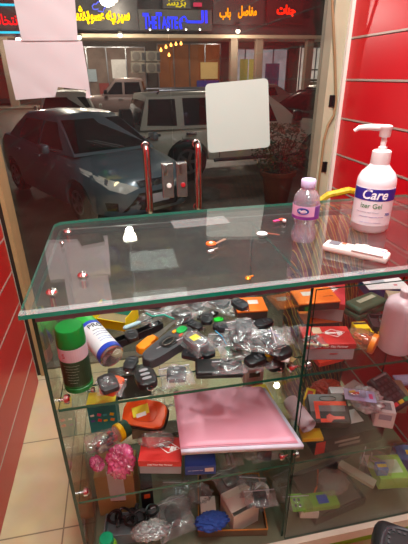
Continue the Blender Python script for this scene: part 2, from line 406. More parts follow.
# ---- a car
def car_body(L, W, st, Rw, xw, zc):
    """loft: st = list of (x, z_belt, half width, z_sill); wheel arches cut into the lower edge"""
    xs = set()
    for s_ in st: xs.add(s_[0])
    for w in xw:
        for k in range(-8, 9): xs.add(round(w+Rw*1.12*math.sin(k*PI/16), 4))
    xs = sorted(xs)
    def ip(x, i):
        for a, b in zip(st, st[1:]):
            if a[0] <= x <= b[0]:
                t = (x-a[0])/(b[0]-a[0]) if b[0] > a[0] else 0; t = t*t*(3-2*t)*.5+t*.5
                return a[i]+(b[i]-a[i])*t
        return st[-1][i]
    bm = bmesh.new(); rows = []
    for x in xs:
        zb, hw, zs = ip(x, 1), ip(x, 2), ip(x, 3); za = zs
        for w in xw:
            d = abs(x-w)
            if d < Rw*1.12: za = max(za, zc+math.sqrt(max(0, (Rw*1.12)**2-d*d)))
        h = zb-zs; zm = max(za+.004, zs+.12*h)
        prof = [(hw*.93, za), (hw*.985, max(zm, za+.004)), (hw, max(zs+.4*h, za+.01)), (hw*.99, max(zs+.68*h, za+.015)), (hw*.955, max(zs+.86*h, za+.02)), (hw*.87, zb-.01*h), (hw*.6, zb+.035), (hw*.25, zb+.05), (0, zb+.052)]
        full = prof+[(-a, b) for a, b in prof[-2::-1]]
        rows.append([bm.verts.new((x, a, b)) for a, b in full])
    for a, b in zip(rows, rows[1:]):
        for i in range(len(a)-1): bm.faces.new((a[i], b[i], b[i+1], a[i+1]))
        bm.faces.new((a[0], a[-1], b[-1], b[0]))
    bm.faces.new(rows[0]); bm.faces.new(rows[-1][::-1])
    return bm
def cabin(g, ins=.16, bow=.03):
    """greenhouse: g = (x_rear_base, x_rear_top, x_front_top, x_front_base, z_base, z_roof, w_base, w_roof)"""
    xr0, xr1, xf1, xf0, z0, z1, wb, wt = g; bm = bmesh.new(); n = 12; rows = []
    for i in range(n+1):
        t = i/n
        xb = xr0+(xf0-xr0)*t; xt = xr1+(xf1-xr1)*t; cr = bow*math.sin(PI*t)
        e = 1-.08*abs(2*t-1)**3
        rows.append([bm.verts.new(p) for p in ((xb, wb*e, z0), (xb*.5+xt*.5, (wb*.52+wt*.48)*e, (z0+z1)/2), (xt, wt*e, z1-.04+cr), (xt, wt*.88*e, z1+cr), (xt, 0, z1+.03+cr), (xt, -wt*.88*e, z1+cr), (xt, -wt*e, z1-.04+cr), (xb*.5+xt*.5, -(wb*.52+wt*.48)*e, (z0+z1)/2), (xb, -wb*e, z0))])
    for a, b in zip(rows, rows[1:]):
        for i in range(8): bm.faces.new((a[i], b[i], b[i+1], a[i+1]))
        bm.faces.new((a[8], b[8], b[0], a[0]))
    bm.faces.new(rows[0]); bm.faces.new(rows[-1][::-1])
    return bm
def decal(tree, poly, axis, side, off=.006, cuts=3):
    """patch hugging the surface: poly in the plane across axis ('x': (y,z) points; 'y': (x,z) points), cast from side"""
    bm = bmesh.new(); far = 5
    mk = (lambda p: Vector((side*far, p[0], p[1]))) if axis == 'x' else (lambda p: Vector((p[0], side*far, p[1])))
    bm.faces.new([bm.verts.new(mk(p)) for p in poly]); bmesh.ops.triangulate(bm, faces=bm.faces[:])
    bmesh.ops.subdivide_edges(bm, edges=bm.edges[:], cuts=cuts, use_grid_fill=True)
    d = Vector((-side, 0, 0)) if axis == 'x' else Vector((0, -side, 0)); bad = []
    for v in bm.verts:
        h = tree.ray_cast(v.co, d)
        if h[0] is None: bad.append(v)
        else: v.co = h[0]-d*off
    bmesh.ops.delete(bm, geom=bad, context='VERTS'); bmesh.ops.recalc_face_normals(bm, faces=bm.faces[:])
    sgn = sum(f.normal.dot(d) for f in bm.faces)
    if sgn > 0: bmesh.ops.reverse_faces(bm, faces=bm.faces[:])
    return bm
TYRE = mat('#0b0b0c', .8); RIM = mat('#8e9296', .3, .9); DGLASS = mat('#07080a', .08, spec=.6, var=.05); LAMP = mat('#cfd2d0', .1, spec=.8, var=.1); TAIL = mat('#8a1410', .2)
def wheel(parent, x, y, zc, Rw, s):
    w = obj('wheel', xf(lathe([(Rw*.62, -.1), (Rw*.9, -.1), (Rw, -.075), (Rw, .075), (Rw*.9, .1), (Rw*.62, .1)], 28), (x, y, zc), (PI/2, 0, 0)), TYRE, parent, smooth=True)
    bm = xf(lathe([(Rw*.6, 0), (Rw*.62, .015), (Rw*.5, .012), (Rw*.46, .003)], 28), (0, 0, 0))
    for k in range(5):
        a = 2*PI*k/5; xf(bm, rot=(0, 0, 2*PI/5)); box(bm, 0, Rw*.56, -.03, .03, .004, .018)
    obj('rim', xf(bm, (x, y+s*.09, zc), (-s*PI/2, 0, 0)), RIM, w); return w
def car(name, label, cat, loc, yaw, L, W, st, g, paint, Rw, xw, cab2=None, front=None, rear=None, windows=(), roof_rack=False, group=None):
    t = thing(name, label, cat, loc, yaw, group)
    bm = car_body(L, W, st, Rw, xw, Rw); tr = BVHTree.FromBMesh(bm); b = obj('body', bm, paint, t, smooth=True)
    cm = cabin(g); ct = BVHTree.FromBMesh(cm); obj('roof', cm, paint, t, smooth=True)
    for x in xw:
        for s in (-1, 1): wheel(t, x, s*(W/2-.12), Rw, Rw, s)
    for name_, poly in windows:
        for s in (-1, 1): obj(name_, decal(ct, poly, 'y', s, .008), DGLASS, t, smooth='keep')
    xr0, xr1, xf1, xf0, z0, z1, wb, wt = g
    obj('windshield', decal(ct, [(-wb*.88, z0+.04), (wb*.88, z0+.04), (wt*.9, z1-.06), (-wt*.9, z1-.06)], 'x', 1, .008, 5), DGLASS, t, smooth='keep')
    obj('rear_window', decal(ct, [(-wb*.86, z0+.08), (wb*.86, z0+.08), (wt*.86, z1-.1), (-wt*.86, z1-.1)], 'x', -1, .008, 5), DGLASS, t, smooth='keep')
    return t, tr, ct
def both(poly): return [poly, [(-a, b) for a, b in poly]]
# silver-blue sedan, nose towards the door
SB = mat('#7e929c', .3, .3, var=.05, coat=.7)
st = [(-2.15, .93, .55, .38), (-2.08, 1.0, .72, .3), (-1.85, 1.03, .8, .25), (-1.3, 1.02, .845, .2), (0, .97, .85, .18), (.8, .93, .85, .18), (1.25, .87, .84, .2), (1.65, .8, .8, .2), (1.9, .74, .72, .2), (2.05, .66, .6, .2), (2.13, .56, .46, .22), (2.16, .5, .36, .26)]
yaw = math.atan2(-.85, .50)
t, tr, ct = car('parked_sedan', 'silver blue sedan parked nose to the door, seen behind the left handle', 'car', (-.63, 7.3, G), yaw, 4.3, 1.7, st,
    (-1.75, -1.05, .3, 1.12, .94, 1.46, .76, .56), SB, .31, (-1.28, 1.3),
    windows=[('side_window', [(-.98, 1.04), (-.12, 1.0), (-.08, 1.38), (-.85, 1.37)]), ('side_window', [(-.02, 1.0), (.78, 1.0), (.36, 1.37), (0, 1.38)])])
for p in both([(.3, .6), (.5, .54), (.66, .6), (.77, .76), (.79, .86), (.62, .73), (.45, .67)]):
    h = obj('headlight', decal(tr, p, 'x', 1, .012), mat('#e6e2d6', .15, emit=.12, var=.3, scale=14), t, smooth='keep')
for s in (-1, 1):
    obj('headlight_bulb', xf(lathe([(.0, 0), (.035, .004), (.05, .03), (.0, .05)], 14, cap=False), (1.97, s*.55, .66), (0, PI/2, 0)), emis('#ffe2b0', 2.5), t)
obj('upper_grille', decal(tr, [(-.28, .6), (.28, .6), (.3, .66), (-.3, .66)], 'x', 1, .012), DARK, t, smooth='keep')
obj('badge', xf(lathe([(.055, 0), (.055, .01), (.04, .016)], 20), (2.13, 0, .64), (0, PI/2, 0), (1, 1, 1)), CHROME, t)
obj('lower_intake', decal(tr, [(-.56, .28), (.56, .28), (.44, .38), (.32, .53), (-.32, .53), (-.44, .38)], 'x', 1, .014), BLACK, t, smooth='keep')
obj('licence_plate', xf(rbox(.012, .34, .13, .004), (2.185, 0, .36)), WHITE, t)
for p in both([(.6, .3), (.7, .3), (.72, .42), (.6, .42)]):
    f = obj('fog_lamp', decal(tr, p, 'x', 1, .014), BLACK, t, smooth='keep')
obj('chrome_strip', decal(tr, [(-.3, .665), (.3, .665), (.3, .685), (-.3, .685)], 'x', 1, .016), CHROME, t, smooth='keep')
for s in (-1, 1):
    m = obj('wing_mirror', xf(rbox(.2, .11, .14, .04, 3), (.72, s*.97, .98)), SB, t, smooth=True); obj('mirror_arm', tube([(.72, s*.78, 1.0), (.72, s*.93, 1.03)], .02, 8), BLACK, m)
    for x in (-.75, .12): obj('door_handle', xf(rbox(.18, .03, .03, .01), (x, s*.865, .86)), SB, t)
    obj('wiper', tube([(1.1, s*.05+.1, 1.0), (.85, s*.05-.3*1, 1.12)], .008, 6), BLACK, t)
t.scale = (.97, .97, .93)
# white four-door pickup, side on
WP = mat('#cfcab4', .4, var=.06, coat=.3)
st = [(-2.35, .84, .76, .46), (-2.3, .94, .84, .38), (-1.2, .99, .9, .32), (0, .99, .91, .32), (1.1, .97, .91, .32), (1.3, .95, .9, .32), (1.9, .9, .87, .32), (2.2, .82, .8, .34), (2.33, .7, .72, .36)]
t, tr, ct = car('parked_off_road_wagon', 'cream white four-door off-road car parked side on behind the square sticker', 'car', (2.52, 9.0, G), R(8), 4.7, 1.84, st,
    (-2.3, -2.12, .35, 1.1, .98, 1.57, .84, .7), WP, .38, (-1.42, 1.45),
    windows=[('side_window', [(-2.16, 1.06), (-1.6, 1.04), (-1.6, 1.5), (-2.08, 1.5)]), ('side_window', [(-1.46, 1.04), (-.86, 1.04), (-.86, 1.51), (-1.46, 1.51)]), ('side_window', [(-.7, 1.04), (.5, 1.04), (.3, 1.51), (-.7, 1.51)])])
for s in (-1, 1):
    for x in (-2.05, -1.35): obj('door_handle', xf(rbox(.2, .05, .045, .012), (x, s*.92, .88)), BLACK, t)
    obj('roof_rail', tube([(-1.9, s*.58, 1.58), (-1.85, s*.58, 1.64), (.1, s*.58, 1.64), (.2, s*.58, 1.58)], .02, 8), STEEL, t)
    for x in (-2.2, -1.53, -.78): obj('door_seam', decal(tr, [(x, .42), (x+.012, .42), (x+.012, .93), (x, .93)], 'y', s, .004), BLACK, t, smooth='keep')
    obj('wing_mirror', xf(rbox(.16, .14, .2, .03, 3), (.85, s*1.0, 1.05)), BLACK, t, smooth=True)
    obj('step_bar', tube([(-.9, s*.93, .38), (.95, s*.93, .38)], .035, 8), STEEL, t)
    obj('tail_light', decal(tr, [(-2.3, .7), (-2.22, .7), (-2.22, .88), (-2.3, .88)], 'y', s, .01), TAIL, t, smooth='keep')
for p in both([(.5, .75), (.72, .75), (.74, .88), (.5, .9)]): obj('headlight', decal(tr, p, 'x', 1, .012), LAMP, t, smooth='keep')
obj('grille', decal(tr, [(-.42, .72), (.42, .72), (.42, .9), (-.42, .9)], 'x', 1, .012), BLACK, t, smooth='keep')
obj('spare_wheel', xf(lathe([(.2, 0), (.36, .0), (.36, .2), (.2, .22)], 24), (-2.32, 0, .95), (0, -PI/2, 0)), TYRE, t, smooth=True)
# far pickup with open bed
WR = mat('#b59a90', .4, var=.06, coat=.3)
st = [(-2.6, 1.0, .78, .5), (-2.55, 1.06, .86, .42), (-.95, 1.06, .88, .4), (0, 1.06, .88, .38), (.9, 1.06, .88, .38), (1.2, 1.03, .88, .38), (2.1, .97, .84, .4), (2.4, .85, .74, .42), (2.5, .7, .64, .45)]
def pickup(loc, yaw, label, paint, g=None):
    t, tr, ct = car('parked_pickup', label, 'pickup truck', loc, yaw, 5.1, 1.8, st, (-1.0, -.82, .35, 1.0, 1.04, 1.74, .8, .64), paint, .37, (-1.6, 1.6), group=g,
        windows=[('side_window', [(-.85, 1.13), (-.1, 1.13), (-.1, 1.62), (-.76, 1.62)]), ('side_window', [(0, 1.13), (.72, 1.13), (.3, 1.62), (0, 1.62)])])
    obj('cargo_bed', xf(B(-2.45, -1.1, -.76, .76, 1.085, 1.125)), BLACK, t)
    for s in (-1, 1):
        obj('tail_light', decal(tr, [(-2.56, .75), (-2.46, .75), (-2.46, 1.0), (-2.56, 1.0)], 'y', s, .01), TAIL, t, smooth='keep')
        obj('wing_mirror', xf(rbox(.15, .13, .18, .03), (.72, s*.98, 1.14)), BLACK, t)
        for x in (-.7, .1): obj('door_handle', xf(rbox(.2, .04, .04, .01), (x, s*.9, .93)), CHROME, t)
    for p in both([(.5, .72), (.7, .72), (.72, .86), (.5, .86)]): obj('headlight', decal(tr, p, 'x', 1, .012), LAMP, t, smooth='keep')
    obj('grille', decal(tr, [(-.42, .66), (.42, .66), (.42, .84), (-.42, .84)], 'x', 1, .012), CHROME, t, smooth='keep')
    return t
pickup((.35, 21.0, G), R(172), 'pale double-cab pickup across the street in front of the yellow sign shop', WR)
# smaller sedans farther off, simple
st2 = [(-2.2, .9, .6, .3), (-2.1, 1.0, .78, .25), (-1.3, 1.0, .86, .2), (0, .95, .87, .18), (1.2, .88, .86, .2), (1.8, .78, .78, .2), (2.1, .62, .6, .22)]
def sedan(loc, yaw, label, paint, h=1.44):
    t, tr, ct = car('parked_sedan', label, 'car', loc, yaw, 4.4, 1.74, st2, (-1.75, -1.0, .35, 1.15, .92, h, .77, .58), paint, .32, (-1.3, 1.3),
        windows=[('side_window', [(-.98, 1.02), (-.1, .99), (-.08, 1.34), (-.85, 1.34)]), ('side_window', [(0, .99), (.78, .99), (.38, 1.34), (0, 1.34)])])
    for p in both([(.4, .55), (.6, .58), (.62, .7), (.4, .64)]): obj('headlight', decal(tr, p, 'x', 1, .012), LAMP, t, smooth='keep')
    for p in both([(.4, .7), (.66, .7), (.68, .86), (.4, .86)]): obj('tail_light', decal(tr, p, 'x', -1, .012), TAIL, t, smooth='keep')
    obj('licence_plate', xf(rbox(.012, .4, .13, .004), (-2.2, 0, .6)), WHITE, t)
    for s in (-1, 1): obj('wing_mirror', xf(rbox(.16, .1, .13, .03), (.75, s*.95, .98)), paint, t)
    return t
SV = mat('#9a978f', .35, .4, var=.05, coat=.3)
sedan((6.3, 20.0, G), R(176), 'silver sedan parked side on across the street, roof above the square sticker', SV)
sedan((8.6, 17.5, G), R(205), 'pale silver sedan at the far right of the street, before the red sign shop', mat('#b3aca4', .35, .3, coat=.3))
sedan((5.6, 12.2, G), R(150), 'dark sedan behind the potted shrub, street lamps glinting on its bonnet', mat('#3b3230', .25, .4, coat=.6))
sedan((-1.42, 13.1, G), R(95), 'white car seen from behind over the roof of the blue sedan', mat('#d9d3c4', .4, var=.04, emit=.02), 1.5)
# potted shrub
px_, py_ = 2.42, 6.2
t = thing('potted_shrub', 'bushy green shrub in a terracotta pot outside the right door leaf', 'potted plant', (px_, py_, G))
TC = mat('#964a2a', .7, var=.15)
obj('pot', lathe([(.14, 0), (.15, .01), (.2, .4), (.23, .4), (.235, .46), (.2, .46), (.19, .4), (.0, .38)], 28, cap=False), TC, t, smooth=True)
obj('soil', xf(lathe([(.19, .38), (.19, .42)], 20)), mat('#2a1c14', .9), t)
bm = bmesh.new(); rr = random.Random(3)
for k in range(9):
    a = k*2.4; tube([(0, 0, .4), (.08*math.cos(a), .08*math.sin(a), .6), (.2*math.cos(a), .2*math.sin(a), .85+.05*(k % 3))], .007, 5, bm)
obj('stems', bm, mat('#3b2a18', .8), t)
bm = bmesh.new()
for k in range(900):
    u = rr.random()**.5; a = rr.uniform(0, 2*PI); ph = rr.uniform(-1, 1); c = Vector((.38*u*math.cos(a)*math.sqrt(1-ph*ph*.7), .33*u*math.sin(a)*math.sqrt(1-ph*ph*.7), .78+.32*ph))
    d = Vector((rr.gauss(0, 1), rr.gauss(0, 1), rr.gauss(.3, .7))).normalized(); w = d.orthogonal().normalized()*.014; l = d*.06
    v = [bm.verts.new(c+q) for q in (-l*.5, w, l*.5, -w)]; bm.faces.new(v)
obj('foliage', bm, mat('#31401c', .6, var=.5, scale=6), t, smooth='keep')
for c_ in list(children(t))+[]: c_.scale = (1.25, 1.25, 1.1)
# ---- shops across the street
FY = 30.0
def fx(x, y=60, Y=FY): return aty(x, y, Y).x
def fz(x, y, Y=FY): return aty(x, y, Y).z
sh = thing('shop_building', 'row of lit shopfronts across the dark street with canopies and dark fascia boards', 'building', (0, FY, G))
def W(name, x0, x1, y0, y1, m, Y=FY, d=.1, par=None, dy=0):
    """box on the shop facade whose corners are read off the photo at depth Y"""
    a = aty(x0, y1, Y); b = aty(x1, y0, Y)
    return obj(name, B(min(a.x, b.x), max(a.x, b.x), dy, dy+d, min(a.z, b.z)-G, max(a.z, b.z)-G), m, par or sh, loc=(0, Y-FY, 0) )
obj('wall', B(-22, 32, 3.2, 3.5, 0, 9), mat('#4c443e', .8, var=.2, scale=2), sh)
obj('canopy_slab', B(-22, 32, 0, 3.2, 4.05, 4.25), mat('#b7a58e', .8, emit=.03), sh)
obj('upper_wall', B(-22, 32, .3, 3.2, 4.25, 9), mat('#2c2b2d', .8, var=.3, scale=1.5), sh)
for x in (-9.5, -6.6, -3.7, 8.1, 9.9, 13.6): obj('pillar', xf(rbox(.5, .5, 4.05, .02), (x, .6, 0)), mat('#8a7d6e', .8, var=.2), sh)
# interiors : lit shop windows
def shopwin(x0, x1, z0, z1, c, e, posters=(), name='shop_window'):
    w = obj(name, B(x0, x1, 2.9, 3.15, z0, z1), mat(c, .8, var=.5, scale=1.6, emit=e), sh)
    n = max(1, int((x1-x0)/1.1))
    bm = bmesh.new()
    for k in range(n+1): x = x0+(x1-x0)*k/n; box(bm, x-.035, x+.035, 2.82, 2.89, z0, z1)
    box(bm, x0, x1, 2.82, 2.89, z1-.06, z1); box(bm, x0, x1, 2.82, 2.89, z0, z0+.3)
    obj('window_frame', bm, STEEL, w)
    for (a, b, c_, d_, pc) in posters: obj('poster', B(a, b, 2.76, 2.8, c_, d_), mat(pc, .7, emit=.25, var=.15, scale=6), w)
    return w
shopwin(-3.2, 2.2, .2, 3.7, '#6b5a50', .35, [(-2.9, -2.3, 1.3, 2.3, '#c9c0bb'), (-1.9, -1.3, 1.5, 2.3, '#8d9aa0'), (-.2, .8, 1.7, 2.9, '#c8c4c0'), (-1.2, -.5, .4, 1.4, '#7a2a26')])
shopwin(3.1, 7.7, .2, 3.9, '#6a3a14', .45, [(5.9, 7.6, .3, 1.5, '#23236e'), (6.2, 7.5, 1.6, 2.7, '#b59a62')])
shopwin(8.5, 12.9, .2, 3.6, '#8d8c90', .7, [(9.2, 9.8, .8, 2.9, '#8a8a48'), (9.9, 10.4, .8, 2.9, '#a09a50'), (11.2, 12.3, 1.0, 2.6, '#4a4c68')])
shopwin(14.0, 19, .2, 3.7, '#c9c0b2', .7, [(14.2, 18, 1.35, 1.5, '#40382f'), (14.2, 18, .9, 1.3, '#6c5c48'), (14.2, 18, 2.1, 2.2, '#40382f')])
shopwin(-14, -7.0, .2, 3.1, '#5a2016', .5, [(-9, -8, 1, 2, '#8a6a50')])
# people-less details: lamps under the canopy, one emission bulb each
def lampth(x, y, Y, r, label, s, c='#fff1d8', power=0):
    p = aty(x, y, Y); t_ = thing('canopy_lamp', label, 'lamp', p)
    obj('shade', xf(lathe([(r*1.3, 0), (r*1.3, .04), (r*.6, .14)], 16)), STEEL, t_)
    obj('bulb', xf(lathe([(r*.3, -r*1.5), (r*.9, -r*1.0), (r, -r*.4), (r*.8, -.002)], 14)), emis(c, s), t_)
    if power:
        l = bpy.data.lights.new('l', 'POINT'); l.energy = power; l.color = col4(c)[:3]; l.shadow_soft_size = .25; q = bpy.data.objects.new('street_lamp_light', l); COL.objects.link(q); q.location = p+Vector((0, -.5, -.5))
for x, y, r, l, s in ((116, -1, .11, 'round white lamp above the yellow shop sign', 7), (18, 38, .16, 'bright lamp under the cyan edged sign', 10), (120, 34, .13, 'bright round lamp under the canopy below the yellow sign', 12), (238, 30, .13, 'small lamp under the canopy below the orange sign', 12), (79, 36, .14, 'lamp under the canopy right beside the paper sheets', 8)):
    lampth(x, y, FY-.6, r, l, s, power=260)
for i, x in enumerate((150, 168, 186, 200)): lampth(x, 29, FY-.6, .06, 'small canopy light below the blue sign, %s from the left' % ('first', 'second', 'third', 'fourth')[i], 6)
for i, (x, y) in enumerate(((161, 50), (166, 47), (171, 45), (176, 44), (181, 43.5), (169, 55))):
    p = aty(x, y, FY+1.2); o = obj('pendant_bulb', lathe([(.02, .14), (.03, .1), (.09, .0), (.07, -.08), (.01, -.1)], 12), emis('#ffab4a', 7), loc=p)
    tag(o, 'warm orange bulb hanging inside the restaurant below the blue sign', 'lamp', 'orange bulbs in the restaurant')
# signs
Rv = lambda s: s[::-1]
SGY = FY-.35; DK = mat('#2b2a2c', .6, var=.3, scale=2)
def sign(name, label, x0, x1, y0, y1, back, Y=SGY, dep=.25):
    a = aty(x0, y1, Y); b = aty(x1, y0, Y); t_ = thing(name, label, 'sign', ((a.x+b.x)/2, Y, (a.z+b.z)/2)); w, h = b.x-a.x, b.z-a.z
    obj('board', B(-w/2, w/2, .04, dep, -h/2, h/2), back, t_); return t_, w, h
def neon(s, par, x0, x1, y0, y1, c, st_, off=.02):
    """lettering fitted to where it stands on the sign board"""
    Y = par.location.y; a = aty(x0, y1, Y); b = aty(x1, y0, Y)
    o = text(s, 1, emis(c, st_), par, (0, 0, 0), (PI/2, 0, 0), 'neon_lettering', off=off, ext=.02); V = o.data.vertices
    mx, Mx = min(v.co.x for v in V), max(v.co.x for v in V); my, My = min(v.co.y for v in V), max(v.co.y for v in V)
    for v in V: v.co.x = (v.co.x-mx)/(Mx-mx)*(b.x-a.x); v.co.y = (v.co.y-my)/(My-my)*(b.z-a.z)
    o.location = (a.x-par.location.x, 0, a.z-par.location.z); return o
YE = '#ffc800'
t_, w, h = sign('shop_sign', 'dark shop sign with yellow neon lettering and a blue chef hat outline', 53, 136, -12, 29, DK)
neon(Rv('\ufeb3\ufef4\ufeae'), t_, 117, 129.5, 12.5, 24, YE, 4, .05); neon(Rv('\ufef3\ufeea'), t_, 106.5, 115.5, 11, 24.5, YE, 4, .045)
neon(Rv('\ufecb\ufeb4\ufeee'), t_, 91, 104, 13, 24, YE, 4, .05); neon(Rv('\ufe91\ufeb8\ufef4\ufeae'), t_, 66, 88.5, 6, 25, YE, 4, .045)
hat = [(93, 9), (92.3, 6), (94, 4), (96, 4.2), (98, 1.8), (101, 2), (102.3, 4.5), (105, 5), (105, 8), (103.5, 9), (103.2, 12), (98, 11), (98.3, 9), (95.5, 9.5)]
obj('chef_hat_outline', tube([aty(x, y, SGY-.03)-t_.location for x, y in hat], .035, 6, closed=True), emis('#6f78ff', 1.6), t_)
t_, w, h = sign('shop_sign', 'restaurant sign with blue neon lettering reading THE TASTE', 139.5, 212, 10.2, 30, mat('#3a3836', .6, var=.2))
BL = '#2a38ff'
for s_, x0, x1, y0 in (('T', 143.5, 148.5, 13), ('HE', 149, 156.3, 16.5), ('T', 156.6, 161.6, 12.5), ('ASTE', 162, 177.5, 16.5)): neon(s_, t_, x0, x1, y0, 28.8, BL, 2.4, .035)
neon(Rv('\ufe8d\ufedf\u0640\u0640\u0640\ufee2'), t_, 179, 207.5, 10.5, 29.3, BL, 2.4, .035)
t2, w, h = sign('small_sign', 'little sign with yellow lettering at the top above the blue sign', 163, 190, -14, 8.2, DK)
neon('\ufeb3\ufef3\ufeae\ufe91', t2, 167, 186, 2, 7.4, '#e8cf10', 1.4, .02); neon('\ufe91\ufe8e\ufeb3\ufeae', t2, 168, 185, -5, 1.5, '#e8cf10', 1.4, .02)
t_, w, h = sign('shop_sign', 'dark shop sign with orange neon lettering right of the blue sign', 213, 266, -12, 24, DK)
neon(Rv('\ufee3\ufed4\ufe8e\ufebb\ufede'), t_, 238, 257, 6, 18.5, '#ff9600', 2.4, .035); neon(Rv('\ufe91\ufe8e\ufe8f'), t_, 219.5, 231, 8, 20, '#ff9600', 2.4, .035)
t_, w, h = sign('shop_sign', 'dark shop sign with red neon lettering above the far right shop', 267, 305, -12, 24, mat('#3a0e10', .6))
neon(Rv('\ufe9f\ufee8\ufe8e\ufe95'), t_, 276.5, 296, 5, 16.5, '#ff2000', 2.6, .045)
t_, w, h = sign('shop_sign', 'dark shop sign with red lettering between two cyan neon tubes at far left', -60, 47, -6, 36, DK)
neon(Rv('\ufe8d\ufee7\ufe98\ufea8\ufe8e\ufe8f'), t_, -8, 18.5, 14, 28, '#ff1a20', 1.8, .02)
for y in (5, 32.5): z = aty(10, y, SGY).z-t_.location.z; obj('neon_tube', xf(tube([(-w/2, -.05, z), (w/2, -.05, z)], .06, 8)), emis('#00c8e8', 1.8), t_)
t_, w, h = sign('small_sign', 'tiny red and white sign at the top beside the orange sign', 194, 202, 2.5, 6, emis('#d8405a', 1.2))
# air conditioner units stacked on the facade
for i, (x, y) in enumerate(((138, 56), (153, 56), (138, 67.5), (153, 67.5))):
    p = aty(x, y, FY+.9); t_ = thing('air_conditioner', 'outdoor air conditioner unit between the shops, %s %s of the four' % (('upper', 'lower')[i//2], ('left', 'right')[i % 2]), 'air conditioner', (p.x, p.y, p.z-.33))
    obj('casing', xf(rbox(.94, .35, .62, .02)), mat('#6d665c', .6, var=.1), t_)
    obj('fan_grille', xf(lathe([(.27, 0), (.27, .02), (.22, .03), (.1, .03)], 20), (-.12, -.176, .31), (PI/2, 0, 0)), mat('#4a443e', .6), t_)
    obj('vent', xf(rbox(.2, .02, .44, .004), (.34, -.19, .08)), DARK, t_)
# lights over the street, some of them unseen fills added for the cars
def pl(x, y, z, e, c, size=.3, k='POINT'):
    l = bpy.data.lights.new('street', k); l.energy = e; l.color = c; l.shadow_soft_size = size; q = bpy.data.objects.new('street_and_fill_light', l); COL.objects.link(q); q.location = (x, y, z)
pl(5, 24, 6, 1300, (1, .88, .7)); pl(-3, 24, 6, 900, (1, .88, .7)); pl(-.5, 18.5, 3.2, 160, (1, .9, .8)); pl(4.0, 13.5, 5.5, 260, (1, .88, .7)); pl(2.2, 5.0, 4.2, 60, (1, .85, .7), .05)  # low one near the far pickup is fill added to brighten it
# two tube lamps on the outside of the shop, seen only as glints in the counter top
for x, w in ((.33, .10),):
    pass
lt = thing('outside_lamp', 'round lamp hanging outside above the door, seen as a glint in the counter top', 'lamp', (-.006, 3.4, 1.938))
obj('lamp_bowl', lathe([(.01, -.06), (.045, -.045), (.06, 0)], 18), emis('#fff3df', 22), lt); obj('lamp_cap', lathe([(.065, 0.001), (.07, .02), (.01, .06)], 18), STEEL, lt)
obj('lamp_rod', tube([(0, 0, .06), (0, 0, 1.2)], .008, 6), STEEL, lt)
pl(-.006, 3.4, 1.938-.07, 30, (1, .93, .85), .03); pl(2.2, 4.2, 3.8, 110, (.95, .97, 1), .04)  # second light is an unseen fill added for the sedan's front
w = bpy.data.worlds.new('night'); S.world = w; w.use_nodes = True; w.node_tree.nodes['Background'].inputs[0].default_value = (.02, .02, .03, 1); w.node_tree.nodes['Background'].inputs[1].default_value = .5
S.view_settings.view_transform = 'Standard'; S.view_settings.look = 'None'; S.view_settings.exposure = 0
S.cycles.transparent_max_bounces = 40; S.cycles.max_bounces = 8; S.cycles.sample_clamp_indirect = 4; S.cycles.caustics_reflective = False; S.cycles.caustics_refractive = False
# ================================================================== the glass counter
CX0, CX1, CY0, CY1, TOPZ = -.2, .999, .72, 1.20, 1.05
counter = thing('display_counter', 'glass display counter with green edges, glass shelves and a lime plinth', 'display case', (.4, .95, 0))
def cpart(name, bm, m, **k):
    o = obj(name, bm, m, None, **k); o.parent = counter; o.matrix_parent_inverse = Matrix.Identity(4); o.location = Vector(o.location)-counter.location; return o
def slab(pts, z0, z1, edge=1):
    """glass plate: faces 0 = sheet, 1 = green edge"""
    bm = bmesh.new(); a = [bm.verts.new((x, y, z0)) for x, y in pts]; b = [bm.verts.new((x, y, z1)) for x, y in pts]; n = len(pts)
    bm.faces.new(a[::-1]); bm.faces.new(b)
    for i in range(n): f = bm.faces.new((a[i], a[(i+1) % n], b[(i+1) % n], b[i])); f.material_index = edge
    return bm
# top sheet: corner positions as measured, rear left corner rounded
cr = [(-.222, 1.20), (-.220, 1.217), (-.212, 1.231), (-.198, 1.24)]
top = [(-.219, .694), (1.0, .735), (1.0, 1.285), (.30, 1.272)] + [(-.14, 1.247)] + cr[::-1]
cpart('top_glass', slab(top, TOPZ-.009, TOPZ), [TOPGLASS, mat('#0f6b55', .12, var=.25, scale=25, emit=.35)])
bm = bmesh.new()
def bar(a, b, w, z0, z1, bm):
    a, b = Vector(a), Vector(b); d = (b-a).normalized(); n_ = Vector((-d.y, d.x))*w/2
    v = [bm.verts.new((p.x, p.y, z)) for z in (z0, z1) for p in (a-n_, b-n_, b+n_, a+n_)]
    for f in ((3,2,1,0),(4,5,6,7),(0,1,5,4),(1,2,6,5),(2,3,7,6),(3,0,4,7)): bm.faces.new([v[i] for i in f])
    return bm
cpart('front_rail', bar((-.195, .7175), (.998, .7575), .012, TOPZ-.028, TOPZ-.0095, bm), mat('#6a5060', .3, .2, var=.15, emit=.02))
cpart('rear_rail', bar((-.195, 1.192), (.998, 1.192), .01, TOPZ-.024, TOPZ-.0095, bmesh.new()), mat('#5c5f5e', .3, .5))
def vslab(x0, x1, y0, y1, z0, z1, thin='x'):
    bm = B(x0, x1, y0, y1, z0, z1); ax = 0 if thin == 'x' else 1
    for f in bm.faces:
        f.normal_update(); f.material_index = 0 if abs(f.normal[ax]) > .5 else 1
    return bm
cpart('edge_highlight', slab([(-.2185, .6945), (1.0, .7355), (1.0, .7535), (-.2185, .7125)], TOPZ+.0002, TOPZ+.0006, 0), clear(tint=(.95, .97, .96), diff=.18, dcol=(.8, .86, .86), f0=.1))  # milky film painted in for the whitish highlight along the front edge
cpart('side_glass', vslab(-.204, -.196, .722, 1.186, .1005, TOPZ-.0095), [GLASS, EDGED])
cpart('divider_glass', vslab(.384, .391, .735, 1.18, .1005, TOPZ-.029), [GLASS, EDGED])
